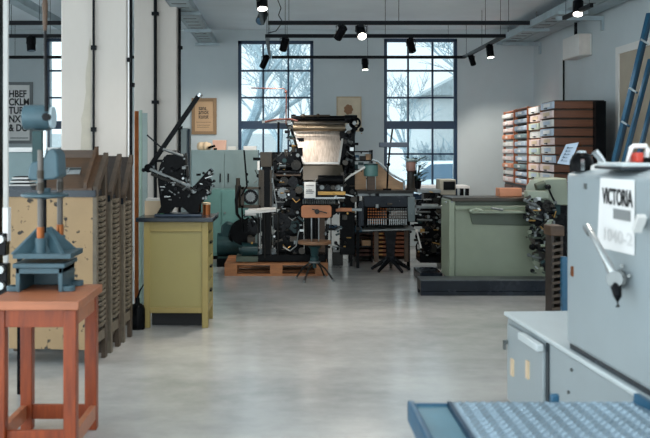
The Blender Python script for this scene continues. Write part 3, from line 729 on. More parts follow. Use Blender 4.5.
# ---- black platen press on it
D = 7.5
T = thing('platen_press', 'black hand-lever platen press standing on the ochre cabinet', 'press', (X(188, D), D + .05, SL))
y0, y1 = D - .07, D + .11
K = M['black']
q = MB(T); q.prism([(a, D + .02 + b) for a, b in ((X(156, D), -.12), (X(203, D), -.12), (X(201, D), .12), (X(159, D), .12))], 'z', SL, SL + .022); q.build('base_plate', mat('blue_black_base', (40, 54, 70), .3, .2), T, bevel=.005)
for yy in (y0, y1 - .03):
    q = MB(T); q.prism(pts([(158, 213), (162, 206), (160, 192), (158.5, 176), (161, 165), (165, 157), (168, 154.5), (183, 154), (186, 165), (184, 181), (190, 188), (198, 185), (206, 177), (211, 180), (208, 195), (200, 205), (200, 213), (190, 213), (184, 207), (174, 207), (170, 213)], D), 'y', yy, yy + .035); q.build('side_frame', K, T, bevel=.003)
q = MB(T); q.prism(pts([(164, 203), (162, 170), (167, 158), (180, 157), (183, 168), (183, 203)], D), 'y', y0 + .03, y1 - .03); q.build('bed', K, T)
# back rest of ink table: slim upright
q = MB(T); q.bar(W(149, 168, D), W(199.5, 94.5, D), .03, .04); lv = q.build('hand_lever', K, T, bevel=.006)
q = MB(T); q.cyl(W(198.6, 96.5, D), W(200.3, 93.6, D), .024, n=16); q.build('lever_knob', M['chrome'], lv, label='bright metal knob at the lever tip')
q = MB(T); q.cyl(W(149.5, 168, D) + Vector((0, -.06, 0)), W(149.5, 168, D) + Vector((0, .06, 0)), .036, n=24); q.build('lever_pivot', K, T)
q = MB(T); q.cyl(W(144, 170, D), W(150, 168, D), .014, n=12); q.sph(W(143.5, 170, D), .018); q.build('pivot_knob', M['iron'], T)
for k, (a, b) in enumerate((((150, 169), (188, 185.5)), ((151, 174), (194, 191)))):
    q = MB(T); q.bar(W(*a, D - .075), W(*b, D - .075), .02, .022); q.build('side_arm', M['dullsteel'] if k == 0 else M['iron2'], T, bevel=.003)
    q = MB(T); q.cyl(W(*b, D - .095), W(*b, D - .06), .02, n=16); q.build('arm_pin', M['dullsteel'], T)
q = MB(T); q.bar(W(147, 135, D - .03), W(163, 149, D - .03), .012); q.build('roller_hook', M['iron'], T)
q = MB(T); q.cyl(W(163, 149, D - .09), W(183, 156, D - .09), .012, n=12); q.build('ink_roller', M['dullsteel'], T)
# platen swung open
q = MB(T); q.bar(W(194, 189, D + .01), W(212, 169.5, D + .01), .17, .03); q.build('platen', K, T, bevel=.004)
q = MB(T); q.bar(W(197, 190.5, D + .01), W(213.5, 173, D + .01), .13, .012); q.build('platen_bail', M['iron2'], T)
q = MB(T); q.bar(W(190, 200, D), W(207, 180, D), .045, .05); q.build('platen_bracket', K, T, bevel=.005)
for (a, b) in (((205, 181), (213, 186)), ((203, 188), (210, 193)), ((198, 191), (214, 181))):
    q = MB(T); q.cyl(W(*a, D - .1), W(*b, D - .1), .008, n=10); q.sph(W(*b, D - .1), .013); q.build('gripper', M['iron'], T)
q = MB(T); q.tube([W(183, 190, D - .1), W(188, 186, D - .11), W(192, 192, D - .1), W(188, 197, D - .1)], .008); q.build('spring', M['dullsteel'], T)
q = MB(T); q.lathe([(.045, 0), (.05, .008), (.04, .02), (.03, .022)], W(174, 153, D), n=24); q.build('ink_disc_hub', K, T)
q = MB(T); q.bar(W(186, 153, D), W(189, 190, D), .02, .03); q.build('ink_disc_link', M['iron2'], T)
bits(T, 21, 34, (160, 190, 158, 200), (D - .125, D - .1), .55, ('dullsteel', 'black', 'iron', 'steel', 'black', 'dullsteel'))
bits(T, 22, 18, (190, 213, 172, 200), (D - .12, D - .09), .55, ('dullsteel', 'black', 'iron', 'steel'))
# things around the press on the slab
T = thing('paper_stack', 'short stack of cream paper on the dark slab behind the platen press', 'paper stack', (X(153, 7.66), 7.66, SL))
q = MB(T); q.box(X(145, 7.62), X(163, 7.62), 7.60, 7.74, SL, SL + .12); q.build('sheets', M['cream'], T)
q = MB(T); q.box(X(146, 7.62), X(162, 7.62), 7.61, 7.73, SL + .12, SL + .14); q.build('card_cover', M['offwhite'], T)
q = MB(); q.obox((X(162, 7.45), 7.44, SL + .085), (.04, .03, .02)); 
single(q, 'green_block', mat('green_block', (54, 110, 70), .5), 'tiny green block resting at the left foot of the platen press', 'block', loc=(X(162, 7.45), 7.44, SL + .07)).location.z = SL
T = thing('ink_tin', 'small orange-brown ink tin on the slab at the right of the press', 'tin', (X(206.5, 7.68), 7.68, SL))
q = MB(T); q.lathe([(.034, 0), (.034, .085)], (X(206.5, 7.68), 7.68, SL)); q.build('body', M['copper'], T)
q = MB(T); q.lathe([(.036, .085), (.036, .1), (.02, .104)], (X(206.5, 7.68), 7.68, SL)); q.build('lid', M['cream'], T)

# ---- cupboards against the back wall, left of the linecaster
T = thing('tall_locker', 'tall narrow grey-green locker behind the platen press', 'locker', (X(184, 11.6), 11.8, 0))
q = MB(T); q.box(X(178.5, 11.6), X(188, 11.6), 11.6, 12.0, .05, Z(128, 11.6)); q.build('body', M['greygreen'], T, bevel=.005)
q = MB(T); q.box(X(187.5, 11.58), X(189.8, 11.58), 11.585, 11.6, .08, Z(129, 11.6)); q.build('door_edge', M['slab'], T)
q = MB(T); q.box(X(179.5, 11.6), X(187, 11.6), 11.62, 11.98, 0, .05); q.build('plinth', M['iron'], T)
T = thing('wide_cupboard', 'wide pale blue-grey cupboard against the back wall left of the linecaster', 'cupboard', (X(231, 12.6), 12.9, 0))
q = MB(T); q.box(X(191, 12.6), X(258, 12.6), 12.6, 13.2, .06, Z(150, 12.6)); q.build('body', M['bluegrey'], T, bevel=.006)
for a, b in ((192, 224.3), (224.7, 257)):
    q = MB(T); q.box(X(a, 12.6), X(b, 12.6), 12.585, 12.6, .1, Z(153, 12.6)); dr = q.build('door', M['bluegrey'], T, bevel=.002)
    hx = X(220.5 if a < 210 else 228.5, 12.6)
    q = MB(T); q.box(hx - .008, hx + .008, 12.56, 12.585, 1.0, 1.12); q.build('handle', M['iron'], dr)
q = MB(T); q.box(X(193, 12.6), X(256, 12.6), 12.64, 13.15, 0, .06); q.build('plinth', M['iron'], T)
T = thing('teal_cupboard', 'low teal cupboard in front of the wide blue-grey cupboard', 'cupboard', (X(228, 11.9), 12.1, 0))
q = MB(T); q.box(X(191, 11.9), X(252, 11.9), 11.9, 12.4, .05, Z(190, 11.9)); q.build('body', M['teal'], T, bevel=.006)
q = MB(T); q.box(X(206, 11.9), X(250, 11.9), 11.94, 12.38, 0, .05); q.build('plinth', M['iron'], T)
for a, b in ((192, 221), (222, 251)):
    q = MB(T); q.box(X(a, 11.9), X(b, 11.9), 11.885, 11.9, .09, Z(192, 11.9)); dr = q.build('door', M['teal'], T, bevel=.002)
    hx = X(218 if a < 210 else 225, 11.9)
    q = MB(T); q.cyl((hx, 11.885, .62), (hx, 11.86, .62), .014, n=12); q.build('knob', M['dullsteel'], dr)
zt = Z(150, 12.6)
rn = random.Random(3)
for i, (a, b, hh, m, lab) in enumerate(((201, 210, .1, M['cream'], 'crumpled cream cloth heap on the wide cupboard, left of the black tool'), (213, 226, .14, M['pink'], 'pinkish box on the wide cupboard, right of the black tool'), (228, 236, .05, M['offwhite'], 'low off-white box on the wide cupboard between pinkish box and white box'))):
    q = MB()
    if i == 0:
        for k in range(5): q.sph((X(a + k * 1.9, 12.8), 12.75 + rn.uniform(-.05, .05), zt + .05), .055, (1, 1.1, 1 + .35 * rn.random()))
        single(q, 'cloth_heap', m, lab, 'cloth', loc=(X(205, 12.8), 12.75, zt))
    else:
        q.box(X(a, 12.8), X(b, 12.8), 12.72, 12.9, zt, zt + hh); single(q, 'small_box', m, lab, 'box', bevel=.004)
q = MB(); q.box(X(243, 12.5), X(256, 12.5), 12.62, 12.8, zt, zt + .055); single(q, 'small_box', M['white'], 'white box on the wide cupboard right beside the left window', 'box', bevel=.004)
q = MB(); q.bar((X(208, 12.6), 12.63, zt + .03), (X(215, 12.6), 12.63, zt + .06), .05, .03); q.cyl((X(214, 12.6), 12.63, zt + .014), (X(216, 12.6), 12.66, zt + .014), .014); single(q, 'hand_tool', K, 'small black hand tool lying on the wide cupboard', 'tool', loc=(X(212, 12.6), 12.63, zt))

T = thing('compressor', 'dark teal compressor on the floor in front of the low teal cupboard', 'compressor', (X(229, 11.2), 11.3, 0))
q = MB(T); q.box(X(217, 11.2), X(243, 11.2), 11.15, 11.5, .0, .1); q.build('base', M['black'], T, bevel=.006)
q = MB(T); q.cyl((X(217, 11.2), 11.32, .26), (X(242, 11.2), 11.32, .26), .15, n=24); q.build('tank', M['darkteal'], T)
q = MB(T); q.prism(pts([(220, 240), (221, 226), (226, 222), (233, 224), (235, 240)], 11.2), 'y', 11.22, 11.42); q.build('pump_head', M['darkteal'], T, bevel=.02)
q = MB(T); q.torus((X(238, 11.2), 11.2, Z(236, 11.2)), .1, .022, 'y'); q.cyl((X(238, 11.2), 11.19, Z(236, 11.2)), (X(238, 11.2), 11.26, Z(236, 11.2)), .085); q.build('pulley', M['black'], T)
# ---- pictures on the back wall
def frame_pic(px0, px1, py0, py1, fm, mm, label, name, fw=.03):
    d = DB - .03; x0, x1, z0, z1 = X(px0, d), X(px1, d), Z(py1, d), Z(py0, d)
    T = thing(name, label, 'picture', ((x0 + x1) / 2, DB, z0))
    q = MB(T); q.box(x0, x0 + fw, d, DB, z0, z1); q.box(x1 - fw, x1, d, DB, z0, z1); q.box(x0 + fw, x1 - fw, d, DB, z0, z0 + fw); q.box(x0 + fw, x1 - fw, d, DB, z1 - fw, z1); q.build('frame', fm, T, bevel=.003)
    q = MB(T); q.box(x0 + fw, x1 - fw, d + .012, DB, z0 + fw, z1 - fw); q.build('print', mm, T)
    return T, x0, x1, z0, z1, d
ROT = (PI / 2, 0, 0)
T, x0, x1, z0, z1, d = frame_pic(3.5, 32.5, 82, 143.5, M['greyframe'], M['white'], 'grey-framed alphabet poster with bold black capitals behind the hand press', 'alphabet_poster', .045)
for s, py in (('HBEF', 97), ('CKLM', 105.2), ('TURS', 113.6), ('NXYZ', 122.2), ('& DO', 131)):
    text('lettering', s, M['ink'], T, Vector((X(8.5, d), d + .0105, Z(py, d))) - T.location, ROT, .145, .82, bold=.03)
q = MB(T); q.box(X(10, d), X(28, d), d + .011, d + .012, Z(138.5, d), Z(137.5, d)); q.build('small_print', M['greyink'], T)
T, x0, x1, z0, z1, d = frame_pic(191.5, 216.5, 98, 134.5, M['tanmat'], M['tanpaper'], 'tan framed type print on the wall above the wide cupboard', 'framed_print', .05)
for k, (py, s) in enumerate(((110, 'sans'), (114, 'amok'), (118.5, 'kunst'))):
    text('lettering', s, M['ink'], T, Vector((X(198.5, d), d + .0105, Z(py, d))) - T.location, ROT, .095, .72)
q = MB(T)
for py, a, b in ((122, 196, 211), (125, 197, 210), (127, 197, 209)): q.box(X(a, d), X(b, d), d + .0112, d + .012, Z(py + .35, d), Z(py, d))
q.build('ruled_lines', M['brown_iron'], T)
T, x0, x1, z0, z1, d = frame_pic(336.5, 361.5, 96.5, 131.5, mat('beige_mount', (186, 168, 142), .6), mat('beige_print', (202, 188, 164), .7), 'beige framed print with a brown emblem between the two windows', 'framed_print', .02)
q = MB(T); c = W(348.5, 109.5, d) + Vector((0, .0105, 0))
rn = random.Random(2)
for k in range(7):
    a = k * 2 * PI / 7; q.cyl(c + Vector((math.cos(a) * .042, 0, math.sin(a) * .05)), c + Vector((math.cos(a) * .042, .002, math.sin(a) * .05)), .03, n=10)
q.cyl(c + Vector((0, -.0006, .0)), c + Vector((0, .002, 0)), .045, n=16); q.box(c.x - .075, c.x + .075, c.y, c.y + .002, c.z - .12, c.z - .085)
q.build('emblem', mat('brown_emblem', (142, 104, 74), .7), T)
# ================================================================== centre: the linecaster on its pallet
def rods(mb, lst, d, r, n=8):
    for a, b in lst: mb.cyl(W(a[0], a[1], d if len(a) < 3 else a[2]), W(b[0], b[1], d if len(b) < 3 else b[2]), r, n=n)
def pbox(mb, a, b, c, e, d, th):   # pixel rectangle a..b, c..e at distance d, th deep
    return mb.box(X(a, d), X(b, d), d, d + th, Z(e, d), Z(c, d))
def disc(mb, px, py, d, rp, th, n=24): mb.cyl(W(px, py, d), W(px, py, d) + Vector((0, th, 0)), rp * d / F, n=n)
def gear(mb, px, py, d, rp, th, teeth=18):
    c = W(px, py, d); r = rp * d / F; v = []
    for i in range(teeth * 2):
        a = PI * i / teeth
        for da, rr in ((-.05, r if i % 2 else r * .86), (.05 + 0, r if i % 2 else r * .86)): v.append((c.x + rr * math.cos(a + da), c.z + rr * math.sin(a + da)))
    mb.prism(v, 'y', d, d + th)
def wheel(mb, px, py, d, rp, axis='y', spokes=5):
    c = W(px, py, d); R = rp * d / F
    mb.torus(c, R * .9, R * .1, axis, n=28); 
    mb.cyl(c - Vector((0, .02, 0)), c + Vector((0, .02, 0)), R * .2, n=16)
    for k in range(spokes):
        a = 2 * PI * k / spokes; mb.bar(c, c + Vector((math.cos(a) * R * .88, 0, math.sin(a) * R * .88)), R * .13, R * .1)

# pallet
PD = 10.36; x0, x1 = X(224.5, PD), X(328, PD); T = thing('pallet', 'wooden pallet carrying the big linecaster', 'pallet', ((x0 + x1) / 2, PD + .4, 0))
for k in range(3):
    y = PD + k * .3275; q = MB(T); q.box(x0, x1, y, y + .12, 0, .022); q.build('bottom_board', M['pallet'], T, bevel=.002)
    for j in range(3):
        xx = x0 + j * (x1 - x0 - .145) / 2; q = MB(T); q.box(xx, xx + .145, y, y + .1, .022, .1); q.build('block', M['pallet'], T, bevel=.003)
for j in range(3):
    xx = x0 + j * (x1 - x0 - .145) / 2; q = MB(T); q.box(xx, xx + .145, PD, PD + .8, .1, .122); q.build('stringer_board', M['pallet'], T, bevel=.002)
for k in range(5):
    y = PD + k * .17; q = MB(T); q.box(x0, x1, y, y + .12 if k % 2 == 0 else y + .1, .122, .144); q.build('deck_board', M['pallet'], T, bevel=.002)

PT = .144
I, I2, K, BI, ST, DS = M['iron'], M['oily_iron'] if 'oily_iron' in M else M['iron2'], M['black'], M['brown_iron'], M['steel'], M['dullsteel']
L = thing('linecaster', 'tall black linecasting machine with bright slanted magazine, standing on the pallet', 'typesetting machine', (X(290, 10.8), 10.8, PT))
e = 10.55
# base and frame
q = MB(L); q.box(X(252, 10.5), X(326, 10.5), 10.48, 11.1, PT, PT + .09); q.build('base', K, L, bevel=.01)
q = MB(L); q.prism(pts([(276, 258), (277, 214), (284, 206), (303, 206), (304, 258)], 10.75), 'y', 10.75, 11.05); q.build('lower_frame', K, L, bevel=.01)
q = MB(L); q.prism(pts([(305, 258), (304, 204), (340, 204), (336, 214), (322, 222), (322, 258)], 10.8), 'y', 10.8, 11.05); q.build('keyboard_frame', K, L, bevel=.01)
q = MB(L); pbox(q, 340, 355, 128, 255, 11.02, .1); q.build('right_column', K, L, bevel=.008)
# elevator column at the left
q = MB(L); pbox(q, 262, 271.5, 166, 258, 10.5, .1); q.build('elevator_column', K, L, bevel=.004)
q = MB(L); rods(q, [((260.6, 166), (260.6, 250)), ((273, 166), (273, 250))], 10.49, .006); q.build('elevator_rods', DS, L)
q = MB(L); pbox(q, 260, 272, 152, 167, 10.47, .14); q.build('column_head', BI, L, bevel=.006)
q = MB(L); pbox(q, 253, 260.5, 157.5, 160.5, 10.47, .1); pbox(q, 257, 261, 161, 168, 10.47, .06); q.build('left_bracket', K, L, bevel=.003)
q = MB(L); pbox(q, 257.3, 259.6, 161, 170, 10.45, .03); q.build('pale_tag', M['offwhite'], L, label='small pale tag on the column')
q = MB(L); pbox(q, 261, 264, 170, 208, 10.48, .02); pbox(q, 270, 272, 170, 208, 10.48, .02); q.build('guide_strips', BI, L)
# galley shelf
q = MB(L); q.quadslab([W(246, 212.5, 10.25), W(276, 210, 10.25), W(276, 207, 10.5), W(249, 208, 10.5)], -.02); pbox(q, 245, 256, 210, 215.5, 10.27, .04); q.build('galley_shelf', M['offwhite'], L, label='bright steel galley shelf', bevel=.003)
q = MB(L); q.bar(W(250, 214, 10.45), W(260, 226, 10.5), .02); q.build('shelf_brace', K, L)
# vise frame left
q = MB(L)
for a, b, c, d2 in ((241, 261, 187, 189.5), (241, 261, 205, 208), (241, 244, 187, 208), (258.5, 261, 170, 208)): pbox(q, a, b, c, d2, 10.46, .06)
q.build('vise_frame', BI, L, bevel=.003)
q = MB(L); disc(q, 250.5, 197, 10.5, 7.5, .08); q.build('mold_disk', I, L, bevel=.004)
q = MB(L); gear(q, 250.5, 197, 10.47, 5, .03, 14); disc(q, 250.5, 197, 10.45, 2, .04); q.build('mold_gear', DS, L)
q = MB(L); rods(q, [((244, 150, 10.4), (247, 186, 10.42)), ((242, 208, 10.5), (243, 232, 10.5)), ((247, 186, 10.42), (241, 196, 10.42))], 10.4, .01); q.build('starting_lever', K, L)
q = MB(L); q.tube([W(240, 186, 10.55), W(236, 200, 10.55), W(237, 214, 10.55), W(243, 222, 10.55), W(249, 218, 10.55)], .018); q.build('gas_hose', M['rubber'], L)
q = MB(L); q.cyl(W(238, 178, 10.6), W(238, 185, 10.6), .025); q.cyl(W(238, 185, 10.6), W(238, 208, 10.6), .035); q.build('air_cylinder', BI, L)
# driving wheel and motor low on the left
q = MB(L); disc(q, 243, 232, 10.75, 13, .05, 32); disc(q, 243, 232, 10.72, 4, .05); q.build('drive_wheel', K, L)
q = MB(L); q.cyl(W(242, 250, 10.55), W(258, 250, 10.55), .085, n=24); q.cyl(W(239, 250, 10.55), W(242, 250, 10.55), .05, n=20); q.build('motor', M['darkteal'], L)
q = MB(L); pbox(q, 236, 258, 256.5, 262, 10.45, .3); q.build('motor_base', M['darkgreen'], L, bevel=.004)
q = MB(L); gear(q, 256, 226, 10.6, 9, .05, 22); q.build('large_gear', I, L)
q = MB(L); gear(q, 268, 240, 10.62, 8, .04, 20); disc(q, 268, 240, 10.58, 3, .05); q.build('cam_gear', I2, L)
for k, (px, py, rp) in enumerate(((281, 222, 10), (284, 240, 12), (292, 226, 8))):
    q = MB(L); disc(q, px, py, 10.66 + .03 * k, rp, .03, 30); disc(q, px, py, 10.63 + .03 * k, rp * .35, .05); q.build('cam', (I, K, M['darkteal'])[k], L, bevel=.003)
q = MB(L); q.tube([W(299, 231, 10.45), W(296, 246, 10.43), W(290, 251, 10.43), W(283, 247, 10.45)], .008); q.build('treadle_lever', ST, L, label='bright bent steel lever')
q = MB(L); rods(q, [((265, 210), (265, 258)), ((271, 210), (271, 256)), ((278, 212), (278, 256)), ((258, 214), (258, 250))], 10.48, .007); q.build('vertical_rods', I2, L)
q = MB(L); q.bar(W(273, 182, 10.42), W(276.5, 205, 10.42), .012, .014); q.cyl(W(272.5, 178, 10.42), W(272.5, 183, 10.42), .016); q.sph(W(276, 190, 10.42), .018); q.build('clutch_lever', M['dullsteel'], L, label='pale clutch lever')
# metal pot & machinery between column and magazine
q = MB(L); q.lathe([(.09, -.2), (.12, -.16), (.125, .02), (.11, .05), (.06, .06)], W(284, 166, 10.75), n=26); q.build('metal_pot', K, L)
q = MB(L); q.cyl(W(273, 166, 10.6), W(294, 166, 10.6), .035, n=18); q.cyl(W(276, 172, 10.55), W(300, 172, 10.55), .022, n=16); q.build('cross_shafts', I, L)
q = MB(L); q.cyl(W(279, 165.5, 10.58), W(286, 165.5, 10.58), .038, n=18); q.build('shaft_collar', DS, L)
q = MB(L); pbox(q, 272, 301, 173.5, 176, 10.55, .2); q.build('crossplate', M['wood'], L, label='brown wooden strip')
q = MB(L); pbox(q, 270, 300, 187, 189, 10.55, .2); pbox(q, 276, 300, 197, 199.5, 10.55, .2); q.build('crossbars', I2, L, bevel=.002)
for k, (px, py, rp, m) in enumerate(((281, 158, 5, I), (290, 159, 4.5, K), (296, 165, 5, I2), (284, 181, 4.5, I2), (293, 182, 5, I), (283, 193, 6, DS), (291, 194, 5, I), (299, 190, 4, BI), (280, 203, 4, I), (296, 205, 6, K))):
    q = MB(L); (gear(q, px, py, 10.5, rp, .04, 14) if k % 2 else disc(q, px, py, 10.5, rp, .05)); disc(q, px, py, 10.48, rp * .4, .03); q.build('gear' if k % 2 else 'pulley', m, L)
bits(L, 12, 74, (270, 303, 150, 212), (10.48, 10.72))
bits(L, 13, 40, (244, 275, 170, 256), (10.52, 10.8))
bits(L, 14, 44, (272, 304, 208, 256), (10.46, 10.7))
# upper left: transfer arms and a lamp rod
q = MB(L); q.tube([W(265, 122, 10.9), W(275, 119.5, 10.9), W(290, 119, 10.9), W(298, 121, 10.9)], .012); q.build('distributor_shifter', mat('dull_red_brown', (84, 44, 36), .4, .3), L)
q = MB(L); rods(q, [((278.5, 122), (278.5, 156)),], 10.85, .014); q.build('shifter_post', K, L)
q = MB(L); pbox(q, 262, 291, 120.5, 123, 10.92, .05); q.build('shifter_slide', DS, L)
q = MB(L); rods(q, [((286, 124), (286.3, 90))], 10.8, .008); q.tube([W(286.3, 91, 10.8), W(284, 88.5, 10.8), W(270, 88.5, 10.8), W(251, 88, 10.8)], .007); q.sph(W(285.8, 92, 10.8), .018); q.build('lamp_arm', mat('dull_red_brown', (84, 44, 36), .4, .3), L, label='thin reddish lamp arm rising above the machine')
# distributor and magazine
q = MB(L); q.cyl(W(292, 118.5, 11.25), W(356, 118.5, 11.25), .035, n=18); q.cyl(W(291, 118.5, 11.22), W(296, 118.5, 11.22), .05); q.build('distributor_bar', K, L)
q = MB(L); q.cyl(W(294, 123.5, 11.1), W(345, 123.5, 11.1), .03, n=18); q.build('distributor_screw', BI, L)
q = MB(L); q.cyl(W(293, 128, 11.0), W(345, 128, 11.0), .042, n=20); q.build('distributor_roller', mat('bronze_roller', (96, 84, 68), .3, .7, var=.3), L)
q = MB(L); q.cyl(W(300, 116, 11.2), W(330, 115.6, 11.2), .012); q.sph(W(303, 116, 11.2), .03); q.sph(W(318, 115.5, 11.2), .024); q.build('matrix_lift', BI, L)
mg = [(294.2, 131, 11.2), (343.6, 131, 11.2), (338.8, 163.5, 10.62), (303.6, 163.5, 10.62)]
P = [W(*a) for a in mg]
q = MB(L); q.quadslab(P, .03); mo = q.build('magazine', M['mag'], L, label='bright silvery trapezoid magazine')
q = MB(L)
for i in range(15):
    t = (i + 1) / 16; a = P[0].lerp(P[1], t); b = P[3].lerp(P[2], t); nn = (P[1] - P[0]).cross(P[3] - P[0]).normalized() * -.003
    if nn.y > 0: nn = -nn
    q.bar(a.lerp(b, .08) + nn, b.lerp(a, .05 + .3 * ((i * 7) % 5) / 5) + nn, .007, .004)
q.build('magazine_channels', M['mag'], mo)
q = MB(L)
off = Vector((0, -.012, .006))
q.bar(P[0] + off, P[3] + off, .022); q.bar(P[1] + off, P[2] + off, .022); q.bar(P[3] + off, P[2] + off, .024)
q.build('magazine_rim', M['offwhite'], mo, label='bright rim of the magazine')
# side trusses
for side, a0, b0, a1, b1 in (('l', 288, 119, 303, 166), ('r', 348, 128, 343, 172)):
    q = MB(L); A, B_ = W(a0, b0, 11.4), W(a1, b1, 10.85); dxp = Vector((.07 if side == 'l' else .09, 0, 0))
    q.bar(A, B_, .028); q.bar(A + dxp, B_ + dxp * .6, .028)
    for k in range(8):
        t = (k + .5) / 8; p = A.lerp(B_, t); u = A + dxp; v = B_ + dxp * .6; q.bar(p, u.lerp(v, min(1, t + (.06 if k % 2 else -.06))), .016)
    q.build('side_truss', K, L)
for k, (px, py) in enumerate(((290, 128), (290.5, 137), (293, 146), (296, 154), (299, 161))):
    q = MB(L); q.sph(W(px, py, 10.95), .02); q.cyl(W(px, py, 10.9), W(px + 3, py, 10.95), .009); q.build('escapement_knob', (DS, M['darkteal'], M['brass'])[k % 3], L)
q = MB(L); q.cyl(W(345, 119, 10.95), W(357, 119, 10.95), .05, n=20); q.cyl(W(350, 125, 10.95), W(356, 131, 10.95), .035); q.torus(W(355, 123, 10.9), .06, .014, 'y'); q.build('distributor_drive', K, L)
q = MB(L); disc(q, 349, 127, 10.9, 3.5, .04); disc(q, 354.5, 123, 10.88, 2, .03); q.build('drive_pulley', M['dullsteel'], L)
for k in range(7):
    q = MB(L); py = 135 + k * 6; q.cyl(W(346 + (k % 2) * 1.5, py, 10.98), W(351 + (k % 3), py + 2, 11.0), .018 + .006 * (k % 2), n=12); q.build('magazine_latch', (I, DS, K)[k % 3], L)
# below the magazine
q = MB(L); q.quadslab([W(303, 165, 10.62), W(342, 165, 10.62), W(345, 180, 10.5), W(303, 180, 10.5)], .05); q.build('assembler_cover', mat('olive_brown_cover', (56, 50, 38), .4, .1, var=.3), L, label='olive brown assembler cover')
q = MB(L); q.cyl(W(318, 180, 10.45), W(343, 180, 10.45), .055, n=24); q.build('assembler_drum', K, L)
q = MB(L); pbox(q, 303, 344, 183, 198, 10.62, .1); q.build('assembler_back', I2, L)
q = MB(L); pbox(q, 318, 345.5, 191.5, 195, 10.5, .05); q.build('assembler_rail', M['brass'], L, label='brass assembler rail', bevel=.002)
q = MB(L); pbox(q, 315, 345, 197.4, 198.4, 10.46, .1); q.build('line_rail', ST, L)
for k, px in enumerate((322, 328, 333, 338)):
    q = MB(L); disc(q, px, 187.5, 10.5, 2.2 + .5 * (k % 2), .08, 16); q.build('star_wheel', (DS, I, BI)[k % 3], L)
q = MB(L); q.quadslab([W(302, 204.5, 10.3), W(338, 204.5, 10.3), W(338, 199.5, 10.52), W(302, 199.5, 10.52)], -.05); kb = q.build('keyboard', K, L)
q = MB(L)
for r_ in range(4):
    for c_ in range(15):
        a, b = 303.5 + c_ * 2.2, 200.3 + r_ * 1.15; d_ = 10.5 - r_ * .05
        q.cyl(W(a, b, d_) + Vector((0, -.004, .002)), W(a, b, d_) + Vector((0, -.006, .014)), .0095, n=8)
q.build('keys', M['dullsteel'], kb)
q = MB(L); pbox(q, 336, 352, 208, 211.5, 10.42, .03); q.build('spaceband_lever', M['plywood'], L, label='orange brown wooden lever', bevel=.002)
q = MB(L); pbox(q, 347, 362, 208.5, 211, 10.44, .03); q.build('lever_bar', DS, L)
q = MB(L); q.tube([W(344, 181, 10.6), W(350, 176, 10.6), W(357, 172, 10.6), W(365, 167, 10.6)], .012); q.build('return_belt_arm', M['offwhite'], L, label='pale slanting belt arm')
q = MB(L); pbox(q, 318, 325, 217, 252, 10.7, .05); q.build('wooden_knee_board', M['wood'], L)
bits(L, 5, 70, (318, 356, 160, 252), (10.7, 10.98))
bits(L, 6, 26, (300, 346, 176, 200), (10.5, 10.6))
bits(L, 7, 24, (286, 297, 122, 166), (11.0, 11.1))
bits(L, 8, 24, (345, 362, 120, 180), (10.8, 11.05))
for k in range(6):
    q = MB(L); px = 306 + k * 5; rods(q, [((px, 206), (px, 246))], 10.72, .006); q.build('keyboard_rod', I2, L)
q = MB(L); pbox(q, 272, 303, 152, 206, 10.86, .12); pbox(q, 297, 304, 138, 152, 11.0, .05); q.build('back_frame', K, L)
# card on the machine
q = MB(); q.quadslab([W(304.2, 198.2, 10.4), W(315.6, 198.2, 10.4), W(315.6, 182, 10.44), W(304.2, 182, 10.44)], .003); card = single(q, 'notice_card', M['offwhite'], 'white notice card propped on the linecaster above its keyboard', 'card')
q = MB()
for k, (py, a, b) in enumerate(((185, 306, 314), (189.5, 306, 312), (191.2, 306, 314), (193, 306, 313))): q.box(X(a, 10.4), X(b, 10.4), 10.408 - k * .0, 10.412, Z(py + .7, 10.4), Z(py, 10.4))
o = q.build('printed_lines', M['greyink'], None); o.parent = card; o.location = -card.location + Vector((0, -.0, 0)); o.location.y -= .004

# ---- typist chair in front
cd = 10.05
T = thing('typist_chair', 'swivel chair with orange plywood backrest and splayed metal legs before the linecaster', 'chair', (X(315, cd), cd, 0))
# the chair faces the machine: backrest nearest to us
bd = 9.9
def rrect(a, b, c, e2, d, rad=3.0):
    P_ = []
    for (cx_, cy_, t0) in ((b - rad, c + rad, -90), (b - rad, e2 - rad, 0), (a + rad, e2 - rad, 90), (a + rad, c + rad, 180)):
        for k in range(5):
            t = math.radians(t0 + k * 22.5); P_.append((X(cx_ + rad * math.cos(t), d), Z(cy_ + rad * math.sin(t), d)))
    return P_
q = MB(T); q.prism(rrect(301.3, 331.5, 205.3, 217.8, bd, 2.6), 'y', bd, bd + .018); q.build('backrest', M['plywood'], T, label='orange plywood backrest', bevel=.004)
q = MB(T); q.cyl(W(317, 211.5, bd), W(317, 211.5, bd) + Vector((0, -.014, 0)), .028, n=18); q.bar(W(312, 209, bd) + Vector((0, -.008, 0)), W(327, 213, bd) + Vector((0, -.008, 0)), .03, .012); q.build('backrest_bracket', M['iron2'], T)
for px in (311.6, 318.8):
    q = MB(T); q.tube([W(px, 213, bd) + Vector((0, .02, 0)), W(px, 236, bd) + Vector((0, .02, 0)), W(px, 240.5, bd + .03), W(px, 241.5, bd + .12)], .0075); q.build('back_rod', ST, T)
q = MB(T)
q.prism([(X(314.5, cd) + .185 * math.cos(t) * (1.0), cd + .01 + .17 * math.sin(t)) for t in [2 * PI * k / 28 for k in range(28)]], 'z', Z(244, cd), Z(240.5, cd)); q.build('seat', mat('seat_wood', (128, 92, 64), .5, var=.15), T, bevel=.008, label='tan wooden seat')
q = MB(T); q.lathe([(.075, Z(246, cd)), (.05, Z(249, cd)), (.04, Z(256, cd)), (.05, Z(257, cd)), (.05, Z(261, cd)), (.022, Z(262, cd)), (.022, Z(268, cd))], (X(314.5, cd), cd, 0)); q.build('swivel_column', M['darkteal'], T)
q = MB(T); q.torus((X(314.5, cd), cd, Z(262, cd)), .055, .012, 'z'); q.build('collar', M['dullsteel'], T)
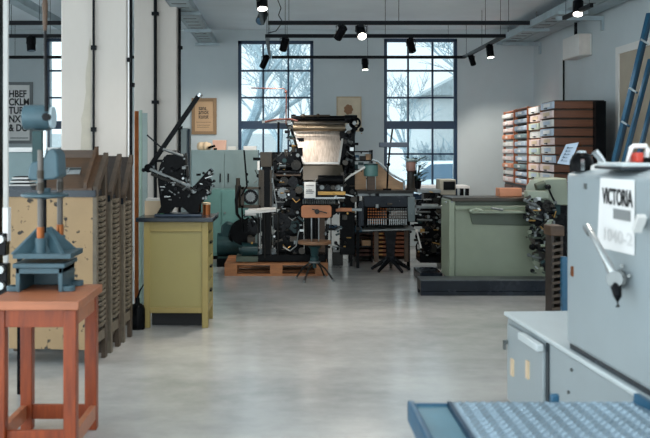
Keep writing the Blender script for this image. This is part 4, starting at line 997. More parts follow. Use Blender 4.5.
for k in range(4):
    a = PI / 4 + k * PI / 2 + .25; c = Vector((X(314.5, cd), cd, 0)); r_ = Vector((math.cos(a), math.sin(a), 0))
    q = MB(T); q.tube([c + r_ * .02 + Vector((0, 0, Z(261, cd))), c + r_ * .14 + Vector((0, 0, .13)), c + r_ * .235 + Vector((0, 0, .012))], .011); lg = q.build('leg', M['iron2'], T)
    q = MB(T); q.cyl(c + r_ * .235, c + r_ * .235 + Vector((0, 0, .022)), .016, n=12); q.build('foot_cap', M['dullsteel'], lg)

# ---- bench with things between the two machines
T = thing('shelf_rack', 'dark open shelf unit on the right of the slanted magazine', 'shelf rack', (X(358, 11.6), 11.8, 0))
for px in (351, 372):
    q = MB(T); pbox(q, px - .8, px + .8, 150, 150 + 1.45 * 900 / 11.6 - (150 - 150), 11.6, .3); q.build('upright', M['black'], T)
for py in (151, 160, 169, 178, 214, 232, 246):
    q = MB(T); pbox(q, 351, 372, py, py + 1.4, 11.6, .3); q.build('shelf', M['iron'], T)
for k, (a, b, py, hh, m, lab) in enumerate(((353, 359, 160, 5, M['bluepaint'], 'small blue box on the upper shelf right of the magazine'), (360, 366, 160, 4, M['iron2'], 'small dark box on the upper shelf right of the magazine'), (353, 358, 169, 4.5, M['darkteal'], 'small dark teal box on the second shelf right of the magazine'), (366, 371, 160, 6, M['tanwood'], 'small tan box at the right end of the upper shelf'), (354, 362, 232, 5, M['bluepaint'], 'blue box low on the shelf behind the linecaster'), (362, 371, 246, 6, M['tanwood'], 'tan box on the lowest shelf behind the linecaster'))):
    q = MB(); pbox(q, a, b, py - hh, py, 11.65, .15); single(q, 'small_box', m, lab, 'box', bevel=.003)
T = thing('side_table', 'small dark table with blue strip right of the linecaster', 'table', (X(338, 11.25), 11.4, 0))
q = MB(T); pbox(q, 326, 353, 228.5, 230.5, 11.22, .4); q.build('tabletop', M['iron'], T)
for px in (327, 351.5):
    for yy in (0, .34):
        q = MB(T); q.box(X(px, 11.22) - .015, X(px, 11.22) + .015, 11.24 + yy, 11.27 + yy, 0, Z(230.5, 11.22)); q.build('leg', M['black'], T)
q = MB(); pbox(q, 328.5, 337.5, 225.5, 228.4, 11.3, .12); single(q, 'small_box', M['bluepaint'], 'flat blue box on the little dark table right of the linecaster', 'box', bevel=.003)
T = thing('floor_box', 'pale box on the floor under the small dark table', 'box', (X(338, 11.35), 11.4, 0))
q = MB(T); pbox(q, 332.5, 343, 248.5, 265.8, 11.3, .2); q.build('body', M['iron2'], T); 
q = MB(T); pbox(q, 333, 342.5, 247.8, 252, 11.29, .22); q.build('lid', M['offwhite'], T)

# ================================================================== keyboard caster (right of centre)
kd = 10.75
KB = thing('composition_keyboard', 'dark typesetting keyboard on a pedestal with a star foot', 'typesetting keyboard', (X(388, kd), kd + .2, 0))
q = MB(KB); pbox(q, 357, 414, 190.5, 193.5, kd, .5); q.build('top_table', I2, KB, bevel=.003)
q = MB(KB); pbox(q, 358, 413, 193.5, 196, kd + .05, .35); q.build('top_rail', DS, KB)
q = MB(KB); pbox(q, 364, 410, 196, 207, kd, .3); q.build('air_tower', M['skid'], KB, bevel=.004)
q = MB(KB); pbox(q, 362, 408, 207, 226, kd + .08, .2); q.build('keybank_case', K, KB)
# two keybanks
for nm, a, b, m in (('left_keybank', 367, 387, M['copper']), ('right_keybank', 388.5, 407, M['dullsteel'])):
    q = MB(KB); q.quadslab([W(a, 225.5, kd - .12), W(b, 225.5, kd - .12), W(b, 208, kd + .06), W(a, 208, kd + .06)], .02); kbk = q.build(nm.split('_')[1], K, KB)
    q = MB(KB)
    for r_ in range(6):
        for c_ in range(8):
            px = a + 1.3 + c_ * (b - a - 2.6) / 7; py = 209.5 + r_ * 2.8; dd = kd + .06 - (py - 208) / 17.5 * .18
            q.cyl(W(px, py, dd) + Vector((0, -.002, 0)), W(px, py, dd) + Vector((0, -.022, .01)), .0105, n=8)
    q.build('keys', m if nm[0] == 'l' else M['dullsteel'], kbk)
    q = MB(KB)
    for c_ in range(9): 
        px = a + 1 + c_ * (b - a - 2) / 8; q.cyl(W(px, 219, kd - .12), W(px, 225, kd - .14), .006, n=6)
    q.build('key_levers', M['steel'], kbk)
q = MB(KB); q.quadslab([W(362, 230, kd - .16), W(415, 228.5, kd - .16), W(411, 225.5, kd + .05), (X(365, kd + .05), kd + .05, Z(226, kd + .05))], -.02); q.build('front_tray', DS, KB, bevel=.003)
q = MB(KB); pbox(q, 408, 415, 197, 222, kd - .02, .16); q.build('side_cabinet', M['greygreen'], KB, bevel=.005)
q = MB(KB); pbox(q, 358.5, 364, 201, 226, kd - .02, .1); q.build('counter_box', M['skid'], KB, bevel=.004)
q = MB(KB); q.prism(pts([(384, 230), (397, 230), (395.5, 244), (394.5, 262), (387.5, 262), (386.5, 244)], kd), 'y', kd, kd + .1); q.build('pedestal', M['iron'], KB, bevel=.006, label='grey pedestal')
for px in (376.5, 406.5):
    q = MB(KB); pbox(q, px - 2, px + 2, 229, 262, kd + .25, .05); q.build('wooden_post', M['wood'], KB)
c = Vector((X(391, kd), kd + .05, 0))
for k in range(5):
    a = -PI / 2 + .5 + k * 2 * PI / 5; r_ = Vector((math.cos(a), math.sin(a), 0))
    q = MB(KB); q.tube([c + Vector((0, 0, Z(258, kd))), c + r_ * .1 + Vector((0, 0, .1)), c + r_ * .23 + Vector((0, 0, .022))], [.04, .03, .018], n=10); q.sph(c + r_ * .23 + Vector((0, 0, .02)), .02); q.build('foot', M['iron'], KB)
for px in (360, 412):
    q = MB(KB); q.box(X(px, kd) - .018, X(px, kd) + .018, kd + .3, kd + .34, 0, Z(193, kd)); q.build('table_leg', K, KB)
# wooden type rack behind
T = thing('wooden_type_rack', 'dark brown wooden case rack low behind the typesetting keyboard', 'rack', (X(380, 11.9), 12.1, 0))
q = MB(T); pbox(q, 352, 354, 222, 258, 11.9, .5); q.build('side', M['darkwood'], T)
q = MB(T); pbox(q, 408, 410, 222, 258, 11.9, .5); q.build('side', M['darkwood'], T)
q = MB(T); pbox(q, 352, 410, 220, 222, 11.9, .5); q.build('top', M['darkwood'], T)
q = MB(T); pbox(q, 354, 408, 222, 258, 12.36, .03); q.build('back', M['darkwood'], T)
for k in range(8):
    q = MB(T); py = 224 + k * 4.2; pbox(q, 354.5, 407.5, py, py + 2.6, 11.92, .4); dr = q.build('case', M['casewood'], T)
    q = MB(T); pbox(q, 379, 383, py + .6, py + 1.8, 11.9, .02); q.build('pull', M['brass'], dr)

# things on the keyboard's table
zt = Z(190.5, kd)
T = thing('teal_tin', 'squat teal tin on a brown stand, left of the thin lamp pole', 'tin', (X(371, kd + .1), kd + .15, zt))
cc = Vector((X(371.2, kd + .1), kd + .15, 0))
q = MB(T); q.box(X(367.5, kd + .1), X(375, kd + .1), kd + .08, kd + .2, zt, Z(176.5, kd + .1)); q.build('stand', M['wood'], T)
q = MB(T); q.lathe([(.085, Z(176.5, kd)), (.088, Z(175, kd)), (.088, Z(166.5, kd)), (.08, Z(165.3, kd))], cc); q.build('body', M['teal'], T, label='teal tin body')
q = MB(T); q.lathe([(.09, Z(165.4, kd)), (.09, Z(164, kd)), (.03, Z(163.4, kd))], cc); q.build('lid', M['darkteal'], T)
T = thing('pencil_pot', 'pinkish pot standing before the right window, beside dark foliage', 'pot', (X(411, kd + .1), kd + .15, zt))
cc = Vector((X(411.3, kd + .1), kd + .14, 0))
q = MB(T); q.lathe([(.07, Z(190.5, kd)), (.05, Z(188, kd)), (.045, Z(172, kd))], cc); q.build('stem', M['iron2'], T)
q = MB(T); q.lathe([(.04, Z(172, kd)), (.056, Z(171, kd)), (.06, Z(163, kd)), (.05, Z(161.5, kd))], cc); q.build('cup', mat('dull_pink_pot', (116, 88, 80), .6), T)
q = MB(T); q.lathe([(.06, Z(161.5, kd)), (.062, Z(159.5, kd)), (.03, Z(158.8, kd))], cc); q.build('lid', M['bluegrey'], T)
T = thing('potted_plant', 'small dark leafy plant on the table behind the pinkish pot', 'plant', (X(419, kd + .3), kd + .32, zt))
q = MB(T); q.lathe([(.045, zt), (.06, zt + .1), (.062, zt + .11)], (X(417, kd + .3), kd + .32, 0)); q.build('flowerpot', M['iron'], T)
rn = random.Random(9); q = MB(T)
for k in range(130):
    a = rn.uniform(0, 2 * PI); h = rn.uniform(.08, .38); r_ = rn.uniform(.01, .11); p = Vector((X(417, kd + .3) + math.cos(a) * r_, kd + .32 + math.sin(a) * r_, zt + h))
    v = Vector((math.cos(a), math.sin(a), rn.uniform(-.2, .8))).normalized() * .075; s_ = v.cross(Vector((0, 0, 1))).normalized() * .022
    q._f([p, p + v * .5 + s_, p + v, p + v * .5 - s_, p + v * .5 + Vector((0, 0, .006))], [(0, 1, 4), (1, 2, 4), (2, 3, 4), (3, 0, 4)])
q.build('leaves', M['leaf'], T, kind=None)
q = MB(T)
for k in range(7):
    a = k * .9; q.tube([(X(417, kd + .3), kd + .32, zt + .1), (X(417, kd + .3) + math.cos(a) * .05, kd + .32 + math.sin(a) * .05, zt + .3)], .004, n=5)
q.build('stems', M['leaf'], T)
# task lamp with flat bar shade
T = thing('bar_lamp', 'thin black task lamp with a flat grey bar shade before the right window', 'lamp', (X(387.5, kd), kd + .1, zt))
q = MB(T); q.cyl((X(388, kd), kd + .1, zt), (X(388, kd), kd + .1, zt + .02), .05, n=20); q.build('base', K, T)
q = MB(T); q.tube([(X(388, kd), kd + .1, zt + .01), (X(389, kd), kd + .1, Z(168, kd)), (X(391, kd), kd + .1, Z(147, kd)), (X(393.5, kd), kd + .1, Z(129, kd))], .011); q.build('pole', K, T)
q = MB(T); q.sph((X(389.5, kd), kd + .09, Z(164.5, kd)), .022); q.build('joint', K, T)
q = MB(T); q.box(X(380, kd), X(408.5, kd), kd + .05, kd + .14, Z(147.3, kd), Z(142.3, kd)); q.build('bar_shade', mat('slate_shade', (66, 76, 90), .45), T, bevel=.006, label='slate grey bar shade')
# curved tan sheets
def curve_sheet(a, pyf, d, name, label, cat, m):
    q = MB(); n_ = 14; top = [(X(a[0] + (a[1] - a[0]) * i / n_, d), Z(pyf(i / n_), d)) for i in range(n_ + 1)]
    q.prism(top + [(X(a[1], d), zt), (X(a[0], d), zt)], 'y', d, d + .02); return single(q, name, m, label, cat)
curve_sheet((376, 405), lambda t: 160.5 + 22 * (1 - (1 - t) ** 1.6), kd + .32, 'curved_guard', 'tan curved guard board sweeping down behind the teal tin', 'guard board', M['tanwood'])
q = MB(); q.tube([W(372, 160, kd + .3), W(378, 161.5, kd + .3), W(384, 167, kd + .3), W(391, 174, kd + .3), W(404, 181, kd + .3)], .014); q.tube([W(404, 181, kd + .3), W(404, 190.3, kd + .3)], .012); single(q, 'curved_rail', M['galv'], 'pale curved metal rail along the edge of tan guard board', 'rail')
curve_sheet((351, 366), lambda t: 178 - 13 * t ** .7, kd + .32, 'curved_guard', 'tan curved board rising left of the teal tin', 'guard board', M['tanwood'])
T = thing('small_monitor', 'small beige monitor with a dark screen at the right end of the dark table', 'monitor', (X(448, 11.0), 11.15, 0))
q = MB(T); pbox(q, 440, 456, 179.5, 195, 11.0, .3); q.build('housing', mat('beige_plastic', (150, 144, 130), .5), T, bevel=.008)
q = MB(T); pbox(q, 443.5, 455, 181.5, 190, 10.99, .012); q.build('screen', M['black'], T)
q = MB(T); q.box(X(441, 11), X(455, 11), 11.02, 11.3, 0, Z(195, 11.0)); q.build('pedestal', M['iron2'], T)
T = thing('window_bench', 'white-topped bench under the right window', 'bench', (X(430, 12.9), 13.1, 0))
q = MB(T); q.box(X(404, 12.9), X(470, 12.9), 12.9, 13.4, Z(188.5, 12.9), Z(185.8, 12.9)); q.build('worktop', M['white'], T, bevel=.003)
for px in (405, 466):
    for yy in (12.93, 13.32):
        q = MB(T); q.box(X(px, 12.9), X(px, 12.9) + .05, yy, yy + .05, 0, Z(188.5, 12.9)); q.build('leg', M['iron'], T)

# ================================================================== dark caster right of the keyboard
gd = 10.9
G = thing('casting_machine', 'dark type casting machine with wheels between keyboard and green machine', 'casting machine', (X(430, gd), gd + .1, 0))
q = MB(G); pbox(q, 420, 441, 252, 263, gd - .02, .35); q.build('base', K, G, bevel=.01)
q = MB(G); q.prism(pts([(424, 253), (426, 230), (421, 222), (421, 208), (440, 208), (440, 253)], gd), 'y', gd + .05, gd + .3); q.build('frame', K, G, bevel=.008)
q = MB(G); pbox(q, 416, 442, 205.5, 208.5, gd - .05, .4); q.build('bed_table', DS, G, bevel=.003)
q = MB(G); pbox(q, 422, 438, 204, 206.5, gd - .08, .12); q.build('galley', ST, G, label='bright steel galley')
q = MB(G); pbox(q, 424, 440, 193, 204.5, gd + .1, .2); q.build('melting_pot', I2, G, bevel=.01)
q = MB(G); pbox(q, 417, 441, 189.5, 193, gd - .02, .35); q.build('top_table', DS, G, bevel=.003)
for k, (px, py, rp) in enumerate(((428, 222, 7), (436, 232, 8), (423.5, 247, 8), (435, 250, 7))):
    q = MB(G); (wheel(q, px, py, gd - .03, rp) if k % 2 == 0 else gear(q, px, py, gd - .02, rp, .04, 20)); q.build('flywheel' if k % 2 == 0 else 'gear', (I, K, K, I2)[k], G)
for k, (py, a, b) in enumerate(((212, 416, 430), (216, 414, 428), (220, 417, 432), (225, 414, 426), (240, 414, 432))):
    q = MB(G); q.cyl(W(a, py, gd - .05), W(b, py, gd - .03), .016, n=12); q.build('shaft', (DS, I, DS, K, I2)[k], G)
q = MB(G); q.bar(W(417, 232, gd - .06), W(421, 248, gd - .06), .018); q.sph(W(416.8, 231, gd - .06), .022); q.build('hand_lever', M['offwhite'], G, label='pale hand lever')
bits(G, 77, 80, (418, 440, 190, 256), (gd - .06, gd + .06))
bits(KB, 78, 60, (358, 413, 192, 232), (kd - .03, kd + .2), .8, ('black', 'iron', 'iron2', 'dullsteel', 'black', 'brown_iron'))
# ================================================================== sage green machine
ed = 9.45
G = thing('green_press', 'sage green flat-sided printing machine standing behind the black steel skid', 'printing machine', (X(495, ed), ed + .4, 0))
x0, x1 = X(449, ed), X(556, ed); ft = Z(199, ed)
q = MB(G); q.box(x0 + .06, x1, ed, ed + .46, Z(277, ed), Z(206, ed)); q.build('body', M['green'], G, bevel=.008)
q = MB(G); q.box(x0, x0 + .065, ed - .015, ed + .48, Z(279, ed), ft - .01); q.build('end_post', M['green'], G, bevel=.012)
q = MB(G); q.box(x0 + .06, x1 - .18, ed + .03, ed + .45, Z(207, ed), ft - .02); q.build('recessed_band', M['darkgreen'], G, label='deep green recessed band under the top')
q = MB(G); q.box(x0 + .02, x1 - .2, ed - .03, ed + .5, ft - .025, ft + .012); q.build('top_board', M['brown_iron'], G, bevel=.004, label='dark top board')
q = MB(G); q.box(x0 + .06, x1 - .16, ed - .06, ed + .02, Z(209.5, ed), Z(205.5, ed)); q.build('ledge', M['green'], G, bevel=.006)
q = MB(G); q.box(X(468, ed), X(543, ed), ed - .22, ed - .0, Z(212, ed), Z(209.3, ed)); q.build('delivery_board', M['green'], G, bevel=.005)
q = MB(G); q.prism(pts([(468, 210), (472, 224), (541, 226), (543, 210)], ed), 'y', ed - .03, ed - .002); q.build('board_shadow', M['darkgreen'], G, bevel=.004, label='deep green plate standing for the shadow under the delivery board')  # cast shadow of the board put into a darker green plate
q = MB(G); q.tube([W(470, 211, ed - .22), W(476, 208.5, ed - .24), W(483, 211, ed - .22)], .012); q.build('board_handle', M['palegreen'], G)
q = MB(G); q.cyl(W(491, 208, ed - .24), W(503, 210, ed - .24), .012); q.build('board_latch', M['dullsteel'], G)
q = MB(G); q.box(X(452, ed), X(551, ed), ed + .05, ed + .45, 0, Z(277, ed)); q.build('plinth', M['skid'], G)
for px in (446, 452):
    q = MB(G); q.cyl(W(px, 202, ed - .03), W(px, 202, ed - .02), .01, n=10); q.build('bolt', M['dullsteel'], G)
# head with cylinder and levers at the right
hd = 9.2
q = MB(G); q.prism(pts([(536, 196), (538, 187), (543, 181), (551, 178.5), (570, 178.5), (572, 206), (552, 206), (540, 202)], hd), 'y', hd + .1, hd + .45); q.build('press_head', M['palegreen'], G, bevel=.015, label='pale green press head')
q = MB(G); q.prism(pts([(541, 202), (572, 206), (573, 274), (555, 274), (549, 240), (540, 216)], hd), 'y', hd + .14, hd + .4); q.build('lower_frame', M['iron'], G, bevel=.01)
q = MB(G); q.box(X(527, hd), X(548.5, hd), hd - .02, hd + .12, Z(198.5, hd), Z(190.8, hd)); q.build('ink_duct', M['palegreen'], G, bevel=.006)
q = MB(G); q.cyl(W(536, 188, hd + .05), W(545, 185, hd + .05), .05, n=20); q.build('duct_roller', M['darkgreen'], G)
rr = [((533, 207), 5, 'dullsteel'), ((541, 213), 6, 'iron'), ((548, 206), 6, 'iron2'), ((537, 222), 4.5, 'black'), ((547, 224), 7, 'iron'), ((541, 235), 4, 'darkgreen'), ((545, 246), 6, 'black'), ((540, 257), 5, 'iron2'), ((546, 266), 5, 'iron')]
for k, ((px, py), rp, m) in enumerate(rr):
    q = MB(G); (disc(q, px, py, hd + .0, rp, .1, 22) if k % 2 else gear(q, px, py, hd - .01, rp, .06, 18)); disc(q, px, py, hd - .03, rp * .35, .04, 14); q.build('gear' if k % 2 == 0 else 'cylinder_end', M[m], G, bevel=0)
for k, (a, b, m, nm) in enumerate((((548, 187), (556, 204), 'iron', 'ball_lever'), ((525, 200), (540, 208), 'dullsteel', 'feed_lever'), ((528, 214), (542, 220), 'dullsteel', 'feed_lever'), ((530, 236), (541, 238), 'darkgreen', 'throw_off_lever'), ((529, 255), (541, 258), 'dullsteel', 'gripper_lever'), ((533, 246), (547, 252), 'iron', 'gripper_lever'), ((527, 207), (537, 216), 'iron2', 'feed_lever'), ((538, 228), (552, 215), 'iron2', 'connecting_rod'))):
    q = MB(G); q.tube([W(*a, hd - .04), W((a[0] + b[0]) / 2, (a[1] + b[1]) / 2 + 1, hd - .05), W(*b, hd - .03)], .011); q.sph(W(*a, hd - .04), .021 if k else .03); q.build(nm, M[m], G)
q = MB(G); q.box(X(544, hd), X(552, hd), hd - .05, hd + .03, Z(228, hd), Z(219, hd)); q.build('side_plate', M['palegreen'], G, bevel=.006)
GP = BMT + ('palegreen', 'green', 'dullsteel', 'darkgreen', 'darkgreen', 'green')
bits(G, 31, 84, (526, 556, 196, 238), (hd - .05, hd + .06), 1.1, GP)
bits(G, 32, 56, (532, 558, 232, 273), (hd - .05, hd + .06), 1.1, GP)
# black steel skids
def skid(px0, px1, pyb, pyt, label, dep, cut=0):
    d = fl(pyb); T = thing('steel_skid', label, 'skid', ((X(px0, d) + X(px1, d)) / 2, d + dep / 2, 0)); h = Z(pyt, d)
    xa, xb = X(px0, d), X(px1, d)
    for y in (d, d + dep - .05):
        q = MB(T); q.box(xa, xb, y, y + .05, h * .28, h); q.build('long_beam', M['skid'], T, bevel=.003)
        q = MB(T); q.box(xa, xb, y - .012, y + .06, 0, h * .28); q.build('bottom_flange', M['skid'], T, bevel=.002)
    n_ = 5
    for k in range(n_):
        xx = xa + (xb - xa - .06) * k / (n_ - 1); q = MB(T); q.box(xx, xx + .06, d + .05, d + dep - .05, h * .3, h * .95); q.build('cross_member', M['darkwood'] if k == 0 else M['skid'], T)
    q = MB(T); q.box(xa, xb, d, d + dep, h, h + .012); q.build('top_plate', mat('lighter_steel', (84, 88, 90), .4, .4, var=.3), T, bevel=.002)  # top plate in a lighter steel than the beams
skid(421, 553, 295.5, 281, 'long black steel skid on the floor in front of the green machine', .26)
q = MB(); d_ = fl(281.5); q.box(X(420, d_), X(442.5, d_), d_, d_ + .5, 0, Z(273, d_)); q.box(X(420.5, d_), X(442, d_), d_ - .004, d_, .02, .05); single(q, 'steel_beam', M['skid'], 'short black steel beam end at the left foot of green machine', 'beam', bevel=.004)

# dark slatted rack beside the pale blue-grey machine
ld = 7.6
T = thing('slatted_rack', 'dark brown rack with many narrow case slots between green and pale blue machines', 'rack', (X(556, ld), ld + .2, 0))
xa, xb = X(551.5, ld), X(563, ld)
for x_ in (xa, xb - .02):
    q = MB(T); q.box(x_, x_ + .02, ld, ld + .18, 0, Z(234, ld)); q.build('side', M['darkwood'], T)
q = MB(T); q.box(xa - .01, xb + .01, ld - .01, ld + .2, Z(236, ld), Z(226, ld)); q.build('top', M['wood'], T, bevel=.006)
k = 0; z = .04
while z < Z(240, ld) - .03:
    q = MB(T); q.prism([(xa + .004, z), (xa + .004, z + .022), (xb - .004, z + .034), (xb - .004, z + .012)], 'y', ld - .012, ld + .17); q.build('slat', M['postwood'], T); z += .055
q = MB(); q.box(X(562.5, 7.2), X(568, 7.2), 7.2, 7.26, 0, Z(257, 7.2)); single(q, 'blue_post', M['bluepaint'], 'blue painted post standing behind the corner of the pale blue machine', 'post', bevel=.004)

# ================================================================== stacks of cases along the right wall
def cx_at(d): return 2.98 + .0567 * (d - 10)
# base cabinets under the stacks
T = thing('base_cabinet', 'low dark cabinet along the right wall under the stacked cases', 'cabinet', (3.3, 11.5, 0))
zb = 1.0
q = MB(T); q.prism([(cx_at(10) + .03, 10.02), (cx_at(13) + .03, 13), (XR - .12, 13), (XR - .17, 10.02)], 'z', .05, zb); q.build('body', M['darkwood'], T)
q = MB(T); q.prism([(cx_at(10) + .06, 10.1), (cx_at(13) + .06, 12.95), (XR - .2, 12.95), (XR - .22, 10.1)], 'z', 0, .05); q.build('plinth', M['black'], T)
for k in range(5):
    d0_, d1_ = 10.05 + k * .59, 10.05 + k * .59 + .56
    q = MB(T); q.prism([(cx_at(d0_) + .015, d0_), (cx_at(d1_) + .015, d1_), (cx_at(d1_) + .04, d1_), (cx_at(d0_) + .04, d0_)], 'z', .1, zb - .04); q.build('door', M['casewood'], T)
NTH = ['lowest', 'second from the bottom', 'third from the bottom', 'fourth from the bottom', 'fifth from the bottom', 'sixth from the bottom', 'fifth from the top', 'fourth from the top', 'third from the top', 'second from the top', 'topmost']
def nth(i, n): return NTH[i] if i < (n + 1) // 2 else NTH[len(NTH) - (n - i)]
fronts = ['paperblue', 'paperpink', 'offwhite', 'papergreen']
rn = random.Random(8)
def stack(d0_, d1_, n, ztop, m_side, pal, name, cat, place, group, wx):
    h = (ztop - zb) / n
    for i in range(n):
        z = zb + i * h; jx, jy = rn.uniform(-.012, .012), rn.uniform(-.008, .008)
        xa = cx_at((d0_ + d1_) / 2) + jx; yc = (d0_ + d1_) / 2 + jy; dp = d1_ - d0_ - .03
        T = thing(name, '%s, %s' % (place, nth(i, n)), cat, (xa, yc, z), -.0567, group)
        hh = h - .008
        q = MB(); q.box(.022, wx, -dp / 2, dp / 2, 0, hh - .012); q.build('tray', m_side, T, bevel=.003)
        q = MB(); q.box(.02, wx + .004, -dp / 2 - .006, dp / 2 + .006, hh - .012, hh); q.build('rim', M['darkwood'] if m_side is M['casewood'] else m_side, T)
        q = MB(); q.box(0, .022, -dp / 2, dp / 2, .004, hh - .01); q.build('front', M[pal[(i * 5 + i // 3) % len(pal)]], T, bevel=.002)
        q = MB(); q.box(-.004, 0, -dp * .3, dp * .22, hh * .3, hh * .72); q.build('label_strip', M[('white', 'paperblue', 'cream')[i % 3]], T)
        q = MB(); q.box(-.018, 0, -.04, .04, hh * .12, hh * .24); q.build('pull', M['iron'], T)
stack(10.0, 10.62, 10, Z(99.5, 10), M['casewood'], ('paperblue', 'offwhite', 'paperpink', 'offwhite'), 'type_case', 'type case', 'brown type case in the wide stack nearest us', 'brown cases in the near stack', .56)
stack(10.68, 11.26, 10, Z(105.5, 10.9), M['plywood'], ('offwhite', 'papergreen', 'paperpink', 'papergreen'), 'type_case', 'type case', 'pale-fronted case in the narrow stack behind the brown cases', 'pale cases in the second stack', .5)
def rack(d0_, d1_, n, ztop, pal, which, wx=.46):
    h = (ztop - zb) / n; dc_ = (d0_ + d1_) / 2; dp = d1_ - d0_ - .05
    T = thing('shelf_rack', 'orange shelf rack by the right wall, holding %s bundles' % which, 'shelf rack', (cx_at(dc_), dc_, zb), -.0567)
    for yy in (-dp / 2, dp / 2 - .02):
        q = MB(); q.box(0, .03, yy, yy + .02, 0, ztop - zb + .02); q.box(wx - .03, wx, yy, yy + .02, 0, ztop - zb + .02); q.build('upright', M['orange'], T)
    for i in range(n + 1):
        q = MB(); q.box(.0, wx, -dp / 2, dp / 2, i * h - (.0 if i == 0 else .0), i * h + .012); q.build('shelf', M['orange'] if i in (0, n) else M['darkwood'], T)
    for i in range(n):
        B_ = thing('wrapped_bundle', '%s bundle on the rack by the right wall, %s' % (which, nth(i, n)), 'bundle', Vector((cx_at(dc_), dc_, zb + i * h + .012)) + Vector((.0, 0, 0)), -.0567, '%s bundles' % which)
        hh = h * rn.uniform(.56, .68); yo = rn.uniform(-.02, .02)
        q = MB(); q.box(-.02 + rn.uniform(-.012, .012), wx - .06, -dp / 2 + .03 + yo, dp / 2 - .04 + yo, 0, hh); q.build('wrapper', M[pal[i % len(pal)]], B_, bevel=.012)
        q = MB(); q.box(-.036, -.0, -.08 + yo, .05 + yo, hh * .25, hh * .75); q.build('bundle_label', M['white'], B_)
rack(11.34, 12.14, 10, Z(109, 11.7), ('paperblue', 'paperblue', 'bluegrey', 'paperblue'), 'blue-white')
rack(12.2, 13.0, 10, Z(112.5, 12.6), ('paperpink', 'offwhite', 'peach', 'paperpink'), 'pinkish white')
q = MB(); q.box(X(498.5, 9.7), X(521, 9.7), 9.66, 9.84, Z(197, 9.7), Z(188.5, 9.7)); pb = single(q, 'peach_box', M['peach'], 'flat peach orange box lying on the dark top of the green machine', 'box', bevel=.008)
pb.location.z = ft + .013
T = thing('rag_pile', 'pile of white and pink rags on the green machine beside the peach box', 'rags', (X(527, 9.75), 9.8, ft + .012))
for k in range(4):
    q = MB(T); q.sph((X(522 + k * 3.2, 9.8), 9.8 + .03 * (k % 2), ft + .03), .045, (1.1, 1, .55)); q.build('rag', (M['offwhite'], M['paperpink'], M['paperblue'], M['offwhite'])[k], T)

# tall steel rails leaning at the right wall
def rail(p0, p1, w_, label, m, br):
    q0, q1 = W(*p0), W(*p1); dirn = (q1 - q0); t = q0.z / -dirn.z; foot = q0 + dirn * t
    T = thing('steel_rail', label, 'rail', foot, group=None)
    q = MB(T); q.bar(foot, q1, w_, .05); q.build('bar', m, T, bevel=.004)
    q = MB(T); q.bar(foot + Vector((w_ * .75, .01, 0)), q1 + Vector((w_ * .75, .01, 0)), w_ * .5, .03); q.build('edge_channel', M['deepblue'], T)
    for b in br:
        c_ = q0.lerp(q1, b); q = MB(T); q.bar(c_ + Vector((-.03, -.035, .03)), c_ + Vector((.05, -.035, -.02)), .02, .02); q.build('bright_clip', M['chrome'], T)
rail((617, 150, 8.6), (649, 14, 9.0), .04, 'leftmost blue rail leaning at the right wall, tallest and nearest the case stack', M['bluepaint'], (.18, .42, .78))
rail((627, 150, 8.5), (650, 60, 8.8), .028, 'middle blue rail leaning at the right wall behind the red handle', M['bluepaint'], ())
rail((640, 150, 8.4), (655, 88, 8.7), .028, 'blue rail leaning furthest right at the picture edge', M['bluepaint'], ())
q = MB(); q.box(X(596, 9.5), X(606, 9.5), 9.5, 9.6, 0, Z(101, 9.5)); single(q, 'stack_shadow', M['black'], 'black upright standing for the shadow between the brown case stack and tan door', 'post')  # dark box in place of the shadow beside the case stack

# ================================================================== pale blue-grey machine, right foreground
VO = Vector((1.23, 5.0, 0)); VR = .05
V = thing('cylinder_press', 'large pale blue-grey machine with a lever, filling the right foreground', 'machine', VO, VR)
def vd(px): return 1332.0 / (px - 240)              # distance of a point of its left face seen at column px
def vy(px): return (vd(px) - 5.0) / math.cos(VR) * 1.0
q = MB(); q.box(.004, 1.1, -2.5, 0, .06, .53); q.build('plinth', M['vict'], V, bevel=.012)
q = MB(); q.box(-.012, 1.11, -2.5, .012, .53, .552); q.build('plinth_top', M['vict2'], V, bevel=.006)  # lighter copy of the enamel: light on the top put into the colour
q = MB(); q.box(.04, 1.06, -2.4, -.05, 0, .06); q.build('base_skirt', M['iron'], V)
yd0, yd1 = vy(510), vy(546)
q = MB(); q.box(-.016, .0, yd1, yd0, .09, .50); dr = q.build('plinth_door', M['vict'], V, bevel=.004)
q = MB(); q.box(-.05, -.012, yd1 - .01, vy(527), .475, .512); q.build('door_cap', M['vict2'], dr, bevel=.006)
for px, za, zb_ in ((531.5, .29, .38), (516, .24, .33)):
    q = MB(); q.box(-.026, -.016, vy(px) - .02, vy(px) + .02, za, zb_); q.build('tape_strip', M['cream'], dr, label='cream tape strip')
q = MB(); q.cyl((-.016, vy(510.5), .40), (-.04, vy(510.5), .40), .012, n=14); q.box(-.04, -.028, vy(510.5) - .012, vy(510.5) + .012, .36, .41); q.build('latch', M['dullsteel'], dr)
q = MB(); q.box(-.004, .0, vy(549), vy(546.8), .07, .52); q.build('door_gap', M['slab'], V)
for px, z_ in ((572, .47), (569, .36), (600, .40)):
    q = MB(); q.cyl((0, vy(px), z_), (-.008, vy(px), z_), .008, n=10); q.build('screw', M['dullsteel'], V)
